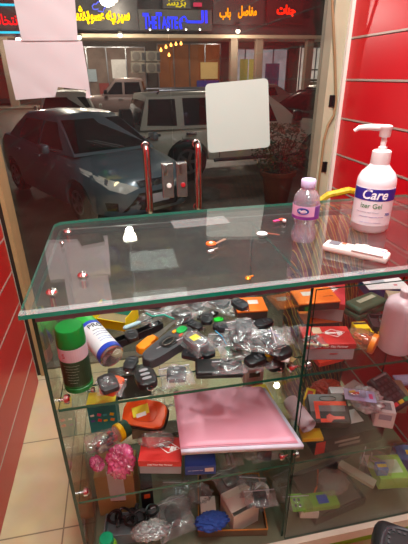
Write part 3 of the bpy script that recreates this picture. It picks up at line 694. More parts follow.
cpart('rear_glass', vslab(-.195, .998, 1.188, 1.196, .1005, TOPZ-.025, 'y'), [GLASS, EDGED])
S1, S2, S0 = .775, .455, .118
shelves = {}
for nm, x0, x1 in (('l', -.1955, .3835), ('r', .3915, .998)):
    for z in (S1, S2):
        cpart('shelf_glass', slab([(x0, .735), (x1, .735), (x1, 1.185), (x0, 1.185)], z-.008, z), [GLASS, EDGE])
        shelves[nm, z] = Shelf(x0, x1, .74, 1.18, z)
    shelves[nm, S0] = Shelf(x0, x1, .74, 1.18, S0)
# sliding glass front over the right bay
cpart('sliding_glass', vslab(.392, .998, .7225, .7275, .119, 1.02, 'y'), [clear(tint=(.97, .97, .97), diff=.018, dcol=(.75, .7, .72), f0=.03), EDGED])
cpart('bottom_board', B(-.2, .998, .722, 1.196, .1, S0-.0005), mat('#5f5e48', .6, var=.3, scale=12))
cpart('base_trim', bar((-.2, .712), (.998, .712), .018, .078, .118, bmesh.new()), mat('#cdbfae', .5, var=.08))
cpart('plinth', B(-.19, .99, .73, 1.18, 0, .0995), LIME)
# little chrome shelf pegs / glass connectors
def peg(x, y, z, rot): 
    bm = lathe([(.004, 0), (.004, .012), (.011, .014), (.012, .022), (.008, .026)], 16); return cpart('shelf_peg', xf(bm, (x, y, z), rot), CHROME, smooth=True)
for z in (S1, S2):
    for y in (.752, 1.14): peg(-.1955, y, z+.012, (0, PI/2, 0)); peg(.3835, y, z+.012, (0, -PI/2, 0)); peg(.3915, y, z+.012, (0, PI/2, 0))
for x, y in ((68, 232), (83, 276), (52, 293)):
    p = atz(x, y, TOPZ); cpart('top_screw', xf(lathe([(.011, 0), (.012, .003), (.008, .008), (.004, .009)], 18), (p.x, p.y, TOPZ+.0003)), CHROME, smooth=True)
    cpart('top_screw_nut', xf(lathe([(.006, -.02), (.006, 0)], 12), (p.x, p.y, TOPZ-.0095)), CHROME, smooth=True)
SHTOP = 0
TOP = Shelf(-.21, .99, .70, 1.24, TOPZ)
# ------------------------------------------------------------------ makers
def Q(p, r): return xf(p, rot=r)
def key_fob(label, c='#18181b', w=.036, l=.062, h=.013, name='car_key_fob', nb=3, style=0, cat='key fob', loop=True, blade=False, parent=None, bcol='#3a3b40'):
    t = thing(name, label, cat) if parent is None else parent
    m = mat(c, .35, var=.2, scale=60)
    out = superell(w/2, l/2, 28, (3.2, 2.4, 4.5)[style % 3])
    if style == 1: out = [(x*(1+.18*y/(l/2)), y) for x, y in out]
    b = obj('case', prism(out, 0, h, h*.3), m, t, smooth=True)
    for k in range(nb):
        y = l*(.27-.22*k); obj('button', xf(prism(superell(w*.24, l*.07, 14, 2.6), 0, .0015, .0005), (0, y, h)), mat(bcol, .5), t)
    if loop: obj('key_ring', xf(tube([(.007*math.cos(a), .007*math.sin(a), 0) for a in [2*PI*i/14 for i in range(14)]], .0012, 6, closed=True), (0, -l/2-.005, h/2)), CHROME, t)
    if blade: obj('blade', xf(rbox(.007, .045, .002, .0006), (w*.3, l/2+.02, h*.4)), STEEL, t)
    return t
def zipbag(t, w, l, h=.012, m=None, seed=0, zip_=True, lab=None):
    rr = random.Random(seed); ph = [rr.uniform(0, 6.28) for _ in range(6)]; n = 18
    def fn(u, v):
        x, y = (u-.5)*w, (v-.5)*l; e = (1-abs(2*u-1)**3)*(1-abs(2*v-1)**3)
        z = .0015+h*e**.6+.0022*math.sin(u*13+ph[0]+3*math.sin(v*7+ph[1]))*(.35+e)+.0016*math.sin(v*19+ph[2]+4*u)
        k = .0035*math.sin(v*9+ph[3]); return (x+k, y+.003*math.sin(u*8+ph[4]), max(.0012, z))
    bm = grid(n, n, fn); g = grid(2, 2, lambda u, v: ((u-.5)*w, (v-.5)*l, .0006))
    me = bpy.data.meshes.new('g'); g.to_mesh(me); bm.from_mesh(me); g.free(); bpy.data.meshes.remove(me)
    b = obj('bag', bm, m or BAGM, t, smooth='keep'); b.data.shade_smooth()
    if zip_: obj('zip_strip', xf(rbox(w*.98, .003, .0014, .0004), (0, l*.41, .0035)), mat('#c9c2cc', .4), b)
    if lab: obj('label', xf(rbox(w*.4, l*.25, .0006, .0002), (w*.12, -l*.2, h+.003)), mat(lab, .6), t)
    return b
def bagged(label, w=.07, l=.09, content='fob', c='#18181b', m=None, seed=0, lab=None, group=None, fw_=.042, fl=.06, h=None, tint=None, name=None, cat='bagged key'):
    t = thing(name or 'bagged_key_fob', label, cat, group=group)
    if content in ('fob', 'case'):
        a = R(random.Random(seed).uniform(-25, 25))
        out = superell(fw_/2, fl/2, 24, 3 if content == 'fob' else 6); cm = mat(c, .4, var=.25, scale=50)
        o = obj('key_fob', xf(prism(out, .001, .012, .003), rot=(0, 0, a)), cm, t, smooth=True)
        for k in range(3 if content == 'fob' else 1): obj('button', xf(xf(prism(superell(.007, .004, 12), .012, .0135), (0, .014-.013*k, 0)), rot=(0, 0, a)), mat('#44454a' if content == 'fob' else '#77787c', .5), o)
    elif content == 'board':
        o = obj('circuit_board', xf(rbox(fw_, fl, .003, .001), (0, 0, .001)), mat(c, .5, var=.4, scale=90), t)
        for k in range(4): obj('chip', xf(rbox(.007, .009, .002, .0005), (-.008+.014*(k % 2), -.012+.02*(k//2), .0041)), mat('#3a3c40', .4), o)
    elif content == 'keys':
        o = obj('key_blanks', box(box(box(bmesh.new(), -.012, -.005, -.02, .02, .001, .003), .001, .008, -.024, .016, .0035, .0055), -.02, .02, .016, .02, .006, .008), mat(c, .35, .7), t)
    zipbag(t, w, l, h or .014, m, seed, lab=lab); return t
QUE = []
def drop_in_place(o, sh):
    o.location.z = 0; P = pts_of(o); ix = np.clip(((P[:, 0]-sh.x0)/RES).astype(int), 0, sh.H.shape[0]-1); iy = np.clip(((P[:, 1]-sh.y0)/RES).astype(int), 0, sh.H.shape[1]-1)
    o.location.z = dz = (sh.H[ix, iy]-P[:, 2]).max()+.0006; np.maximum.at(sh.H, (ix, iy), P[:, 2]+dz)
def put(o, sh, px, py, rz=0, rx=0, ry=0, pr=None):
    o.rotation_euler = (R(rx), R(ry), R(rz)); que(o, sh, px, py, pr); return o
def que(o, sh, px, py, pr=None):
    if sh is TOP: return settle(o, sh, px, py)
    P = pts_of(o); e = P.max(0)-P.min(0); soft = 'bag' in o.name
    QUE.append((pr if pr is not None else (2 if soft else 1), -float(e[0]*e[1]*e[2]), len(QUE), o, sh, px, py))
def flush():
    for q in sorted(QUE, key=lambda q: q[:3]):
        if q[5] is None: drop_in_place(q[3], q[4])
        elif q[5] == 'xy': settle(q[3], q[4], x=q[6][0], y=q[6][1])
        else: settle(q[3], q[4], q[5], q[6])
    QUE.clear()
L1, R1, L2, R2, L0, R0 = shelves['l', S1], shelves['r', S1], shelves['l', S2], shelves['r', S2], shelves['l', S0], shelves['r', S0]
# ================================================================== on the counter top
# hand sanitiser pump bottle
t = thing('hand_sanitiser_bottle', 'big white pump bottle of hand sanitiser with a blue label band on the counter', 'bottle')
SAN = mat('#e9e3ea', .35, var=.02, scale=5, coat=.3)
rB = .051
obj('bottle_body', lathe([(.0, .0), (rB-.006, .0), (rB, .008), (rB, .125), (rB*.97, .138), (rB*.84, .152), (rB*.6, .164), (.026, .17), (.023, .176)], 40, cap=False), SAN, t, smooth=True)
c_ = obj('cap', lathe([(.024, .172), (.025, .174), (.024, .204), (.02, .207)], 28), WHITE, t, smooth=True)
obj('cap_ridges', box(bmesh.new(), 0, .0001, 0, .0001, .175, .176), WHITE, c_) if False else None
obj('pump_stem', lathe([(.011, .207), (.011, .214), (.007, .216), (.007, .243)], 18), WHITE, t, smooth=True)
ph_ = obj('pump_head', lathe([(.013, .238), (.014, .24), (.0145, .256), (.016, .258), (.016, .2635), (.012, .266)], 22), WHITE, t, smooth=True)
obj('spout', tube([(-.008, 0, .259), (-.04, .0, .2595), (-.066, 0, .257), (-.076, 0, .249)], [.0085, .0075, .006, .0045], 12), WHITE, t, smooth=True)
LBL = mat('#e6dfe6', .5, var=.02); NAVY = mat('#2c2492', .4, var=.08)
a0 = -PI/2
obj('label', arc_band(rB+.0002, a0-1.25, a0+1.35, .022, .118, 36, .0006), LBL, t)
obj('label_band', arc_band(rB+.0009, a0-1.25, a0+1.35, .088, .118, 36, .0005), NAVY, t)
GRN = mat('#2f7a4c', .5); TXB = mat('#5a5aa8', .5)
q = text('Care', .034, mat('#f4f2f8', .5, emit=.1), t, (0, 0, 0), name='label_text', shear=.25, off=.0006); bend_text(q, rB+.0016, .103)
for v in q.data.vertices: pass
for s_, z, sz, m_, x in (('izer Gel', .074, .018, GRN, -.004), ('70%', .052, .010, TXB, .045), ('— —— — ——', .058, .009, mat('#9a9ab8', .5), -.012), ('—— — —— — ——', .046, .0072, TXB, 0), ('— —— ——', .031, .010, mat('#a9a0cc', .5), 0)):
    q = text(s_, sz, m_, t, (0, 0, 0), name='label_text'); 
    for v in q.data.vertices: v.co.x += x
    bend_text(q, rB+.0012, z)
put(t, TOP, 373, 179, 30)
t.rotation_euler = (0, 0, R(-33)); p = atz(370, 231, TOPZ); t.location = (p.x+.008, p.y+.022, TOPZ+.0006); t.scale = (1, 1, 1.05)
# small water bottle
t = thing('water_bottle', 'small clear plastic water bottle with a pink and blue label on the counter', 'bottle')
PET = clear(tint=(.93, .92, .97), diff=.22, dcol=(.92, .86, .98), rough=.06, f0=.12)
prof = [(.0, .004), (.02, .0), (.031, .003), (.035, .012), (.034, .03), (.029, .045), (.031, .06), (.036, .07), (.0365, .104), (.037, .112), (.034, .128), (.025, .14), (.016, .147), (.0145, .152)]
bm = lathe(prof, 32, cap=False)
for v in bm.verts:
    if v.co.z < .066: a = math.atan2(v.co.y, v.co.x); k = 1+.025*math.sin(6*a+v.co.z*90); v.co.x *= k; v.co.y *= k
obj('bottle_body', bm, PET, t, smooth=True)
obj('water', lathe([(.0, .005), (.018, .0035), (.0295, .006), (.032, .013), (.0315, .03), (.027, .045), (.029, .06), (.0335, .07), (.034, .11), (.0315, .126), (.001, .1265)], 28, cap=False), clear(tint=(.93, .95, 1), f0=.02, diff=.03, dcol=(.8, .85, 1)), t, smooth=True)
obj('cap', lathe([(.0195, .15), (.0205, .152), (.0205, .168), (.018, .171)], 26), mat('#c9c4ea', .35, var=.05), t, smooth=True)
obj('neck_ring', lathe([(.017, .146), (.018, .1465), (.018, .1492), (.017, .1495)], 24), mat('#c9c4ea', .35), t)
obj('label', arc_band(.0372, a0-2.2, a0+2.4, .072, .106, 44, .0004), mat('#dcaed0', .4, var=.15, scale=20), t)
obj('label_stripe', arc_band(.0378, a0-2.2, a0+2.4, .071, .079, 44, .0004), mat('#7a2a88', .4), t)
obj('label_patch', arc_band(.0378, a0+.75, a0+2.4, .079, .106, 30, .0004), mat('#6f3c98', .4), t)
bm = prism(superell(.017, .0085, 24, 2.1), 0, .0008)
q = obj('label_oval', bm, mat('#1c3f9e', .4), t)
for v in q.data.vertices: v.co.x -= .006
bend_text(q, .0382, .094)
q = text('Nestle', .009, WHITE, t, (0, 0, 0), name='label_text', off=.0002)
for v in q.data.vertices: v.co.x -= .006
bend_text(q, .0395, .094)
t.rotation_euler = (0, 0, R(-28)); p = atz(305, 243, TOPZ); t.location = (p.x, p.y+.016, TOPZ+.0006); t.scale = (.9, .9, .96)
# AC remote
ln, ang, mid = seg((325, 249), (389, 263), TOPZ)
t = thing('remote_control', 'white air conditioner remote control lying in front of the sanitiser bottle', 'remote control', rotz=ang)
RW = mat('#e8e0da', .4, var=.02)
obj('case', xf(rbox(ln, .043, .019, .006, 3)), RW, t, smooth=True)
obj('lower_cover', xf(rbox(ln*.48, .0445, .004, .0012), (ln*.2, 0, .0172)), mat('#f0eae6', .35, var=.02), t)
obj('cover_notch', xf(rbox(.016, .006, .0225, .0015), (ln*.11, .0215, 0)), mat('#f0eae6', .35, var=.02), t)
obj('screen', xf(rbox(.026, .026, .001, .0004), (-ln*.34, .001, .019)), mat('#6d7078', .2), t)
obj('power_button', xf(rbox(.011, .008, .0016, .0006), (-ln*.2, .008, .019)), mat('#e0603a', .4), t)
bm = bmesh.new()
for i in range(3): 
    for j in range(2): box(bm, -ln*.21+.014*i*.9, -ln*.21+.014*i*.9+.008, -.012+.01*j, -.007+.01*j, .0188, .0202)
obj('button_row', bm, mat('#b9b0aa', .5), t)
bm = bmesh.new()
for i in range(5):
    for j in range(3): box(bm, -ln*.02+.013*i, -ln*.02+.013*i+.008, -.014+.011*j, -.0085+.011*j, .0212, .0222)
obj('button_row', bm, mat('#c4bcb4', .5), t)
obj('logo', xf(prism(superell(.005, .003, 12), 0, .0006), (ln*.41, .004, .0212)), mat('#b03a9a', .4), t)
t.location = (mid.x, mid.y+.004, TOPZ+.0006)
# small bits on the counter glass
def bit(name, label, cat, x, y, parts, rz=0, z=TOPZ+.0006):
    t = thing(name, label, cat, rotz=R(rz)); 
    for n_, b_, m_ in parts: obj(n_, b_, m_, t)
    p = atz(x, y, z); t.location = (p.x, p.y, z); return t
bit('plastic_token', 'small orange round token with a clear strip on the counter glass', 'token', 211, 244, [('disc', lathe([(.013, 0), (.014, .002), (.012, .004)], 18), ORANGE), ('strip', xf(rbox(.05, .008, .001, .0003), (.028, .004, 0), (0, 0, R(25))), mat('#8c6d5c', .4)), ('dot', xf(lathe([(.005, .0042), (.004, .005)], 12)), WHITE)], 15)
bit('plastic_token', 'small white round token with a brown strip on the counter glass', 'token', 262, 234, [('disc', lathe([(.013, 0), (.015, .002), (.012, .004)], 18), WHITE), ('strip', xf(rbox(.04, .008, .001, .0003), (.028, -.006, 0), (0, 0, R(-35))), mat('#7c3c2c', .4))])
bit('paper_scrap', 'tiny white scrap below the orange token on the counter glass', 'scrap', 211, 251, [('flake', rbox(.016, .008, .002, .0008), WHITE), ('strip', xf(rbox(.02, .005, .001, .0004), (.016, .003, 0)), mat('#9a8c84', .4))], 30)
bit('flower_charm', 'pink and orange flower shaped charm with a dark stem beside the water bottle', 'charm', 281, 221, [('petal', xf(rbox(.022, .009, .003, .001), (-.014, .002, 0), (0, 0, .3)), mat('#e2468c', .4)), ('petal', xf(rbox(.016, .02, .004, .0015), (.006, .006, 0), (0, 0, .5)), mat('#e8502a', .4)), ('stem', xf(rbox(.008, .026, .004, .001), (.002, -.016, 0)), mat('#3a1c18', .4)), ('bead', xf(lathe([(.005, 0), (.006, .004), (.003, .008)], 12), (.002, -.02, .004)), WHITE)])
bit('chrome_screw', 'tiny chrome screw near the rear left corner of the counter top', 'screw', 62, 243, [('head', lathe([(.005, 0), (.006, .002), (.003, .005)], 12), CHROME), ('shank', xf(lathe([(.002, 0), (.002, .014)], 8), (0, 0, .004), (PI/2, 0, 0)), CHROME)])
bit('brass_screw', 'little brass screw on the counter glass near the front edge', 'screw', 248, 279, [('head', lathe([(.006, 0), (.007, .003), (.004, .006)], 12), mat('#d8a63c', .25, .8)), ('shank', xf(lathe([(.002, 0), (.002, .014)], 8), (0, 0, .004), (0, PI/2, .4)), mat('#d8a63c', .25, .8))])
bit('sticker_scrap', 'faint square clear sticker on the counter glass by the door side', 'sticker', 200, 222, [('film', rbox(.17, .07, .0005, .0002), clear(tint=(.9, .9, .9), diff=.13, f0=.05))], 4)
# ================================================================== striped bag beyond the counter
t = thing('striped_bag', 'yellow and black striped woven bag standing behind the counter by the right jamb', 'bag', (.81, 1.44, 0))
def stripe_mat():
    m, tt, o = newmat('stripes'); N = tt.nodes; L = tt.links; b = N.new('ShaderNodeBsdfPrincipled'); b.inputs['Roughness'].default_value = .5
    tc = N.new('ShaderNodeTexCoord'); wv = N.new('ShaderNodeTexWave'); wv.inputs['Scale'].default_value = 11; wv.inputs['Distortion'].default_value = 3; wv.inputs['Detail'].default_value = 1.5
    mp = N.new('ShaderNodeMapping'); mp.inputs['Rotation'].default_value = (0, .35, 0); L.new(tc.outputs['Object'], mp.inputs[0]); L.new(mp.outputs[0], wv.inputs[0])
    cr = N.new('ShaderNodeValToRGB'); cr.color_ramp.interpolation = 'CONSTANT'; e = cr.color_ramp.elements; e[0].color = col4('#3a1c12'); e[1].position = .55; e[1].color = col4('#f0c850'); e.new(.72).color = col4('#8a3020')
    L.new(wv.outputs['Fac'], cr.inputs[0]); L.new(cr.outputs[0], b.inputs['Base Color']); L.new(b.outputs[0], o.inputs[0]); return m
bm = lathe([(.0, 0), (.13, 0), (.15, .03), (.165, .45), (.16, .85), (.14, .93), (.10, .965), (.04, .975), (.0, .975)], 28, cap=False)
for v in bm.verts: v.co.y *= .6; v.co.x += .006*math.sin(v.co.z*40); v.co.y += .006*math.sin(v.co.x*50+v.co.z*21)
obj('bag_body', bm, stripe_mat(), t, smooth=True)
obj('handle', tube([(-.11, -.02, .93), (-.10, -.04, 1.0), (-.06, -.05, 1.035), (.02, -.055, 1.05), (.09, -.05, 1.03), (.12, -.03, .95)], .013, 8), mat('#c9a81c', .5, var=.6, scale=60), t)
# ================================================================== upper shelf, left bay
# green spray can
def can(label, body, band, cap, dark, name='spray_can'):
    t = thing(name, label, 'spray can'); r = .0325
    obj('can_body', lathe([(r-.002, 0), (r, .003), (r, .125), (r*.9, .134)], 32), body, t, smooth=True)
    obj('base_ring', lathe([(r, 0), (r+.0015, .001), (r+.0015, .012), (r, .013)], 32), cap, t, smooth=True)
    obj('label_band', arc_band(r+.0003, 0, 2*PI-.001, .09, .124, 40, .0006), band, t)
    obj('label', arc_band(r+.0003, 0, 2*PI-.001, .02, .088, 40, .0006), dark, t)
    obj('cap', lathe([(r*.98, .126), (r+.001, .128), (r*.97, .165), (r*.9, .169), (r*.5, .17)], 32), cap, t, smooth=True)
    return t
GC = mat('#0d7a2e', .3, var=.1); 
t = can('green capped spray can with a dark green label standing at the shelf end', GC, mat('#c9b3bd', .4), GC, mat('#1c3a1c', .45, var=.8, scale=22))
for k, z in enumerate((.08, .072, .064, .056, .048, .04, .032)):
    q = text(('— —— — ——', '—— — ——', '— — —— —', '—— ——', '— —— —', '—— — —', '— ——')[k], .0055, mat('#8fa08c', .5), t, (0, 0, 0), name='label_text'); bend_text(q, .0336, z)
q = text('S', .018, mat('#b0404c', .5), t, (0, 0, 0), name='label_text')
for v in q.data.vertices: v.co.x -= .014
bend_text(q, .0336, .107)
put(t, L1, 74, 356, -8, pr=.1)
# second can lying
t = thing('spray_can', 'white and blue spray can lying with its silver base towards the front', 'spray can'); r = .032
W2 = mat('#d9dde2', .35, var=.04); BLU = mat('#1b3fae', .35)
obj('can_body', lathe([(.0, .008), (r*.72, .004), (r*.9, 0), (r, .003), (r, .13), (r*.9, .137)], 32, cap=False), mat('#b9b7b5', .2, .9), t, smooth=True)
obj('label', arc_band(r+.0003, 0, 2*PI-.001, .02, .118, 40, .0006), W2, t)
obj('label_band', arc_band(r+.0005, 0, 2*PI-.001, .006, .022, 40, .0008), BLU, t)
obj('label_band', arc_band(r+.0005, 0, 2*PI-.001, .118, .13, 40, .0008), BLU, t)
obj('cap', lathe([(r*.98, .13), (r+.001, .132), (r*.97, .172), (r*.6, .175)], 30), mat('#28a33e', .35, var=.1), t, smooth=True)
for s_, z, sz, m_ in (('PRO', .105, .022, BLACK), ('—— —', .086, .01, BLACK), ('— —— — ——', .074, .006, mat('#4a5a9a', .5)), ('—— — ——', .064, .006, mat('#4a5a9a', .5)), ('— —— —', .05, .008, mat('#6a8ad0', .5)), ('—— ——', .04, .008, mat('#6a8ad0', .5))):
    q = text(s_, sz, m_, t, (0, 0, 0), name='label_text', off=.0002); bend_text(q, r+.0018, z)
t.rotation_euler = Euler((R(-90), 0, 0)); t.rotation_euler = (Matrix.Rotation(R(28), 3, 'Z') @ Matrix.Rotation(R(-84), 3, 'X') @ Matrix.Rotation(R(10), 3, 'Z')).to_euler()
que(t, L1, 97, 339, .15)
# yellow and teal carton behind
def carton(label, w, d, h, c, name='cardboard_box', cat='box', side=None, decals=(), r=.0015, lid=None, group=None):
    """box; decals = (part name, x, y, w, d, colour) on the top; side = colour of a lower band; lid = height of a lid part"""
    t = thing(name, label, cat, group=group)
    if lid:
        obj('tray', rbox(w*.97, d*.97, h-.0008, r), mat(side or c, .6, var=.08), t)
        obj('lid', xf(rbox(w, d, lid, r), (0, 0, h-lid)), mat(c, .45, var=.06), t)
    else: obj('carton', rbox(w, d, h, r), mat(c, .5, var=.06), t)
    for dd in decals:
        if dd[0] == 'T': text(dd[1], dd[2], mat(dd[5], .5), t, (dd[3], dd[4], h+.0004), (0, 0, R(dd[6]) if len(dd) > 6 else 0), 'lettering', off=.0002)
        elif dd[0] == 'F': text(dd[1], dd[2], mat(dd[5], .5), t, (dd[3], -d/2-.0004, dd[4]), (PI/2, 0, 0), 'lettering', off=.0001)
        elif dd[0] == 'S': obj(dd[1], xf(rbox(dd[4], .0008, dd[5], .0002), (dd[2], -d/2-.0005, dd[3])), mat(dd[6], .5, var=.1, scale=50), t)
        elif dd[0] == 'K': key_logo(t, dd[1], dd[2], h+.0003, dd[3], R(dd[4]), mat(dd[5], .5))
        else: obj(dd[0], xf(rbox(dd[3], dd[4], .0006, .0002), (dd[1], dd[2], h)), mat(dd[5], .5, var=.15, scale=40), t)
    return t
def key_logo(t, x, y, z, s, a, m):
    """white diamond outline with a key bow and bitted blade inside"""
    bm = bmesh.new(); tube([(-s, 0, 0), (-s*.1, s*.55, 0), (s, .1*s, 0), (s*.2, -s*.55, 0)], s*.05, 4, bm, closed=True)
    xf(bm, sc=(1, 1, .15)); 
    for px, py, w, h_ in ((-.45, 0, .26, .22), (-.1, .0, .5, .13), (.3, -.05, .22, .3), (.5, .0, .14, .2)): box(bm, (px-w/2)*s*1.3, (px+w/2)*s*1.3, (py-h_/2)*s*1.5, (py+h_/2)*s*1.5, 0, .0006)
    return obj('key_emblem', xf(bm, (x, y, z), (0, 0, a)), m, t)
# yellow and teal open carton behind the white can
t = thing('open_carton', 'yellow and teal carton lying open behind the white and blue spray can', 'box')
YC = mat('#f0d400', .5, var=.05); TEAL = mat('#1a9a96', .5, var=.08)
obj('floor_panel', B(-.06, .06, -.04, .04, 0, .0015), mat('#8d7a58', .8), t)
obj('side_panel', B(-.0615, -.06, -.04, .04, 0, .045), YC, t); obj('side_panel', B(.06, .0615, -.04, .04, 0, .045), YC, t)
obj('rear_panel', B(-.06, .06, .04, .0415, 0, .045), TEAL, t); obj('front_panel', B(-.06, .06, -.0415, -.04, 0, .03), YC, t)
obj('flap', xf(B(-.06, .06, -.03, 0, 0, .0012), (0, -.041, .03), (R(-35), 0, 0)), YC, t)
obj('red_stripe', xf(B(-.058, -.035, -.0425, -.0416, .003, .027)), mat('#e07a50', .5), t)
put(t, L1, 112, 318, -28, pr=.3)
# orange boxes etc. come later; long black strip box
t = thing('black_channel', 'long black plastic channel lying behind the orange handled knife', 'strip')
bm = bmesh.new(); box(bm, -.075, .075, -.012, .012, 0, .003); box(bm, -.075, .075, -.012, -.009, .003, .022); box(bm, -.075, .075, .009, .012, .003, .022)
obj('channel', bm, BLACK, t); obj('end_cap', B(.0752, .078, -.012, .012, 0, .022), DARK, t)
put(t, L1, 133, 338, 28, pr=.32)
# knife / pull saw
ln, ang, mid = seg((141, 347), (176, 318), S1+.03)
t = thing('putty_knife', 'scraper knife with an orange handle and a long grey steel blade', 'knife', rotz=ang)
obj('handle', xf(prism([(-.03, -.014), (0, -.017), (.02, -.008), (.034, -.013), (.036, .011), (.02, .008), (.0, .017), (-.03, .015), (-.036, 0)], 0, .02, .005), (-.045, 0, 0)), mat('#f58a0a', .4, var=.05), t, smooth=True)
obj('blade', xf(prism([(-.01, -.009), (.1, -.003), (.1, .004), (-.01, .012)], .008, .0095)), mat('#77726a', .35, .6), t)
que(t, L1, 158, 333, .4)
# large grey programmer
ln, ang, mid = seg((147, 366), (186, 337), S1+.02)
t = thing('key_programmer', 'large dark grey handheld key programmer with a green button and an oval coil', 'key programmer', rotz=ang)
PG = mat('#3b3d41', .45, var=.12)
out = [(x, y*(1+.2*(x/.085))) for x, y in superell(.09, .031, 36, 4)]
obj('case', prism(out, 0, .026, .006, 3), PG, t, smooth=True)
obj('coil_window', xf(prism(superell(.028, .02, 24, 3), 0, .001), (.0, 0, .026)), BLACK, t); obj('coil', xf(tube([(.014*math.cos(a)*1.5, .010*math.sin(a), 0) for a in [2*PI*i/18 for i in range(18)]], .0022, 6, closed=True), (0, 0, .0285)), mat('#55504a', .3, .5), t)
obj('screen_text', xf(rbox(.016, .004, .0006, .0002), (-.034, .004, .026), (0, 0, -.2)), mat('#8a8c90', .5), t)
obj('green_button', xf(prism(superell(.018, .013, 20, 3), 0, .003, .001), (.064, .008, .026)), mat('#0fae4e', .35), t)
obj('red_button', xf(prism(superell(.008, .005, 16, 3), 0, .002), (.044, -.008, .026)), mat('#c2503c', .4), t)
obj('yellow_button', xf(prism(superell(.008, .005, 16, 3), 0, .003), (.045, .018, .026)), mat('#f5a80a', .4), t)
que(t, L1, 170, 346, .2)
# black remote with blade slot, at the front
put(key_fob('black three button car key remote at the shelf front, alone left of the bagged board', '#151517', .05, .07, .017, nb=3, bcol='#8a8b90'), L1, 147, 390, 12, pr=.18)
# black case
t = thing('glasses_case', 'long flat black case with a small white oval near its front', 'case')
obj('case_body', rbox(.118, .058, .022, .006, 3), mat('#121214', .45), t, smooth=True); obj('seam', xf(rbox(.119, .059, .0012, .0005), (0, 0, .012)), mat('#2c2c30', .4), t)
obj('white_oval', xf(prism(superell(.009, .005, 18, 2.4), 0, .0015), (.022, -.02, .022)), mat('#f2ece4', .4, emit=.1), t)
put(t, L1, 219, 368, -9, pr=.2)
# packs in the foreground
put(bagged('clear zip bag with a black square key module at the shelf front', .08, .075, 'case', '#22252a', seed=3, fw_=.048, fl=.05), L1, 186, 372, 4, pr=.55)
t = bagged('thick clear pack with a grey key fob carrying a yellow sticker', .07, .1, None, seed=5, m=BAGT, h=.024, name='packed_key_fob')
o = obj('key_fob', xf(prism(superell(.024, .04, 26, 3), .001, .018, .004)), mat('#5c5d62', .4, var=.15), t, smooth=True)
obj('yellow_sticker', xf(rbox(.024, .022, .0008, .0002), (0, .004, .0185)), mat('#f4dc14', .5, emit=.05), o); obj('chrome_rim', xf(tube([(x, y, 0) for x, y in superell(.019, .034, 24, 3)], .0016, 6, closed=True), (0, 0, .0185)), CHROME, o)
put(t, L1, 199, 339, 28, pr=1.6)
put(bagged('zip bag with a folded black fob at the shelf front, above the pink folder', .085, .052, 'fob', seed=8, fw_=.05, fl=.028), L1, 238, 386, -6, pr=.55)
# fob pair with white key, front right of the shelf
ln_ = key_fob('black key remote with one pale button at the right front, under another remote', '#141416', .05, .066, .016, nb=1, bcol='#d8d8dc'); put(ln_, L1, 283, 379, 8, pr=.5)
put(key_fob('glossy black key remote lying on another remote by the white key', '#1a1b1e', .05, .072, .016, nb=2, style=2, bcol='#9a9ca2', loop=False), L1, 285, 361, 22, pr=1.4)
t = thing('key_tag', 'red and yellow plastic key tag beside the glossy black remote', 'key tag')
obj('tag_plate', prism(superell(.014, .01, 18, 3), 0, .005, .001), mat('#f5c614', .4), t); obj('red_side', xf(prism(superell(.009, .009, 18, 3), 0, .0055), (.017, .004, 0)), mat('#e03a1c', .4), t)
put(t, L1, 272, 359, 10)
t = thing('white_key', 'white plastic headed key with a round hole, right of the black remotes', 'key')
bm = prism([(-.009, -.03), (.009, -.03), (.013, -.018), (.012, .03), (.006, .036), (-.004, .03), (-.008, -.005)], 0, .006, .002); obj('key_head', bm, WHITE, t)
obj('key_hole', xf(lathe([(.0045, .006), (.0045, .0068)], 14), (0, -.02, 0)), GREY, t); put(t, L1, 298, 370, -22)
t = thing('key_ring', 'small bunch of brass keys on a ring by the divider at the shelf front', 'keys'); 
obj('ring', xf(tube([(.012*math.cos(a), .012*math.sin(a), .002) for a in [2*PI*i/18 for i in range(18)]], .0013, 6, closed=True)), CHROME, t)
for k in range(3): obj('key', xf(xf(prism([(-.004, 0), (.004, 0), (.004, .02), (.009, .024), (.009, .036), (-.009, .036), (-.009, .024), (-.004, .02)], .003+.002*k, .0045+.002*k), (0, .006, 0)), rot=(0, 0, 1.9*k)), mat('#b9a070', .3, .8), t)
put(t, L1, 303, 378, 0)
# carabiner and green clip
t = thing('carabiner', 'black and white carabiner clip lying among the bags at the back', 'clip')
obj('hook', tube([(x, y, .004) for x, y in superell(.034, .012, 26, 2.6)], .004, 8, closed=True), BLACK, t); obj('sleeve', tube([(-.022, 0, .004), (.022, 0, .004)], .006, 8), WHITE, t)
L1B = []
def late(*a): L1B.append(a)
late(t, 204, 313, 22)
t = thing('green_key_tag', 'bright green plastic key tag among the clear bags', 'key tag'); obj('tag_plate', prism(superell(.015, .010, 20, 2.6), 0, .006, .002), mat('#16c832', .35, emit=.05), t); obj('hole', xf(lathe([(.003, .006), (.003, .0066)], 10), (.009, 0, 0)), BLACK, t)
late(t, 218, 318, 10)
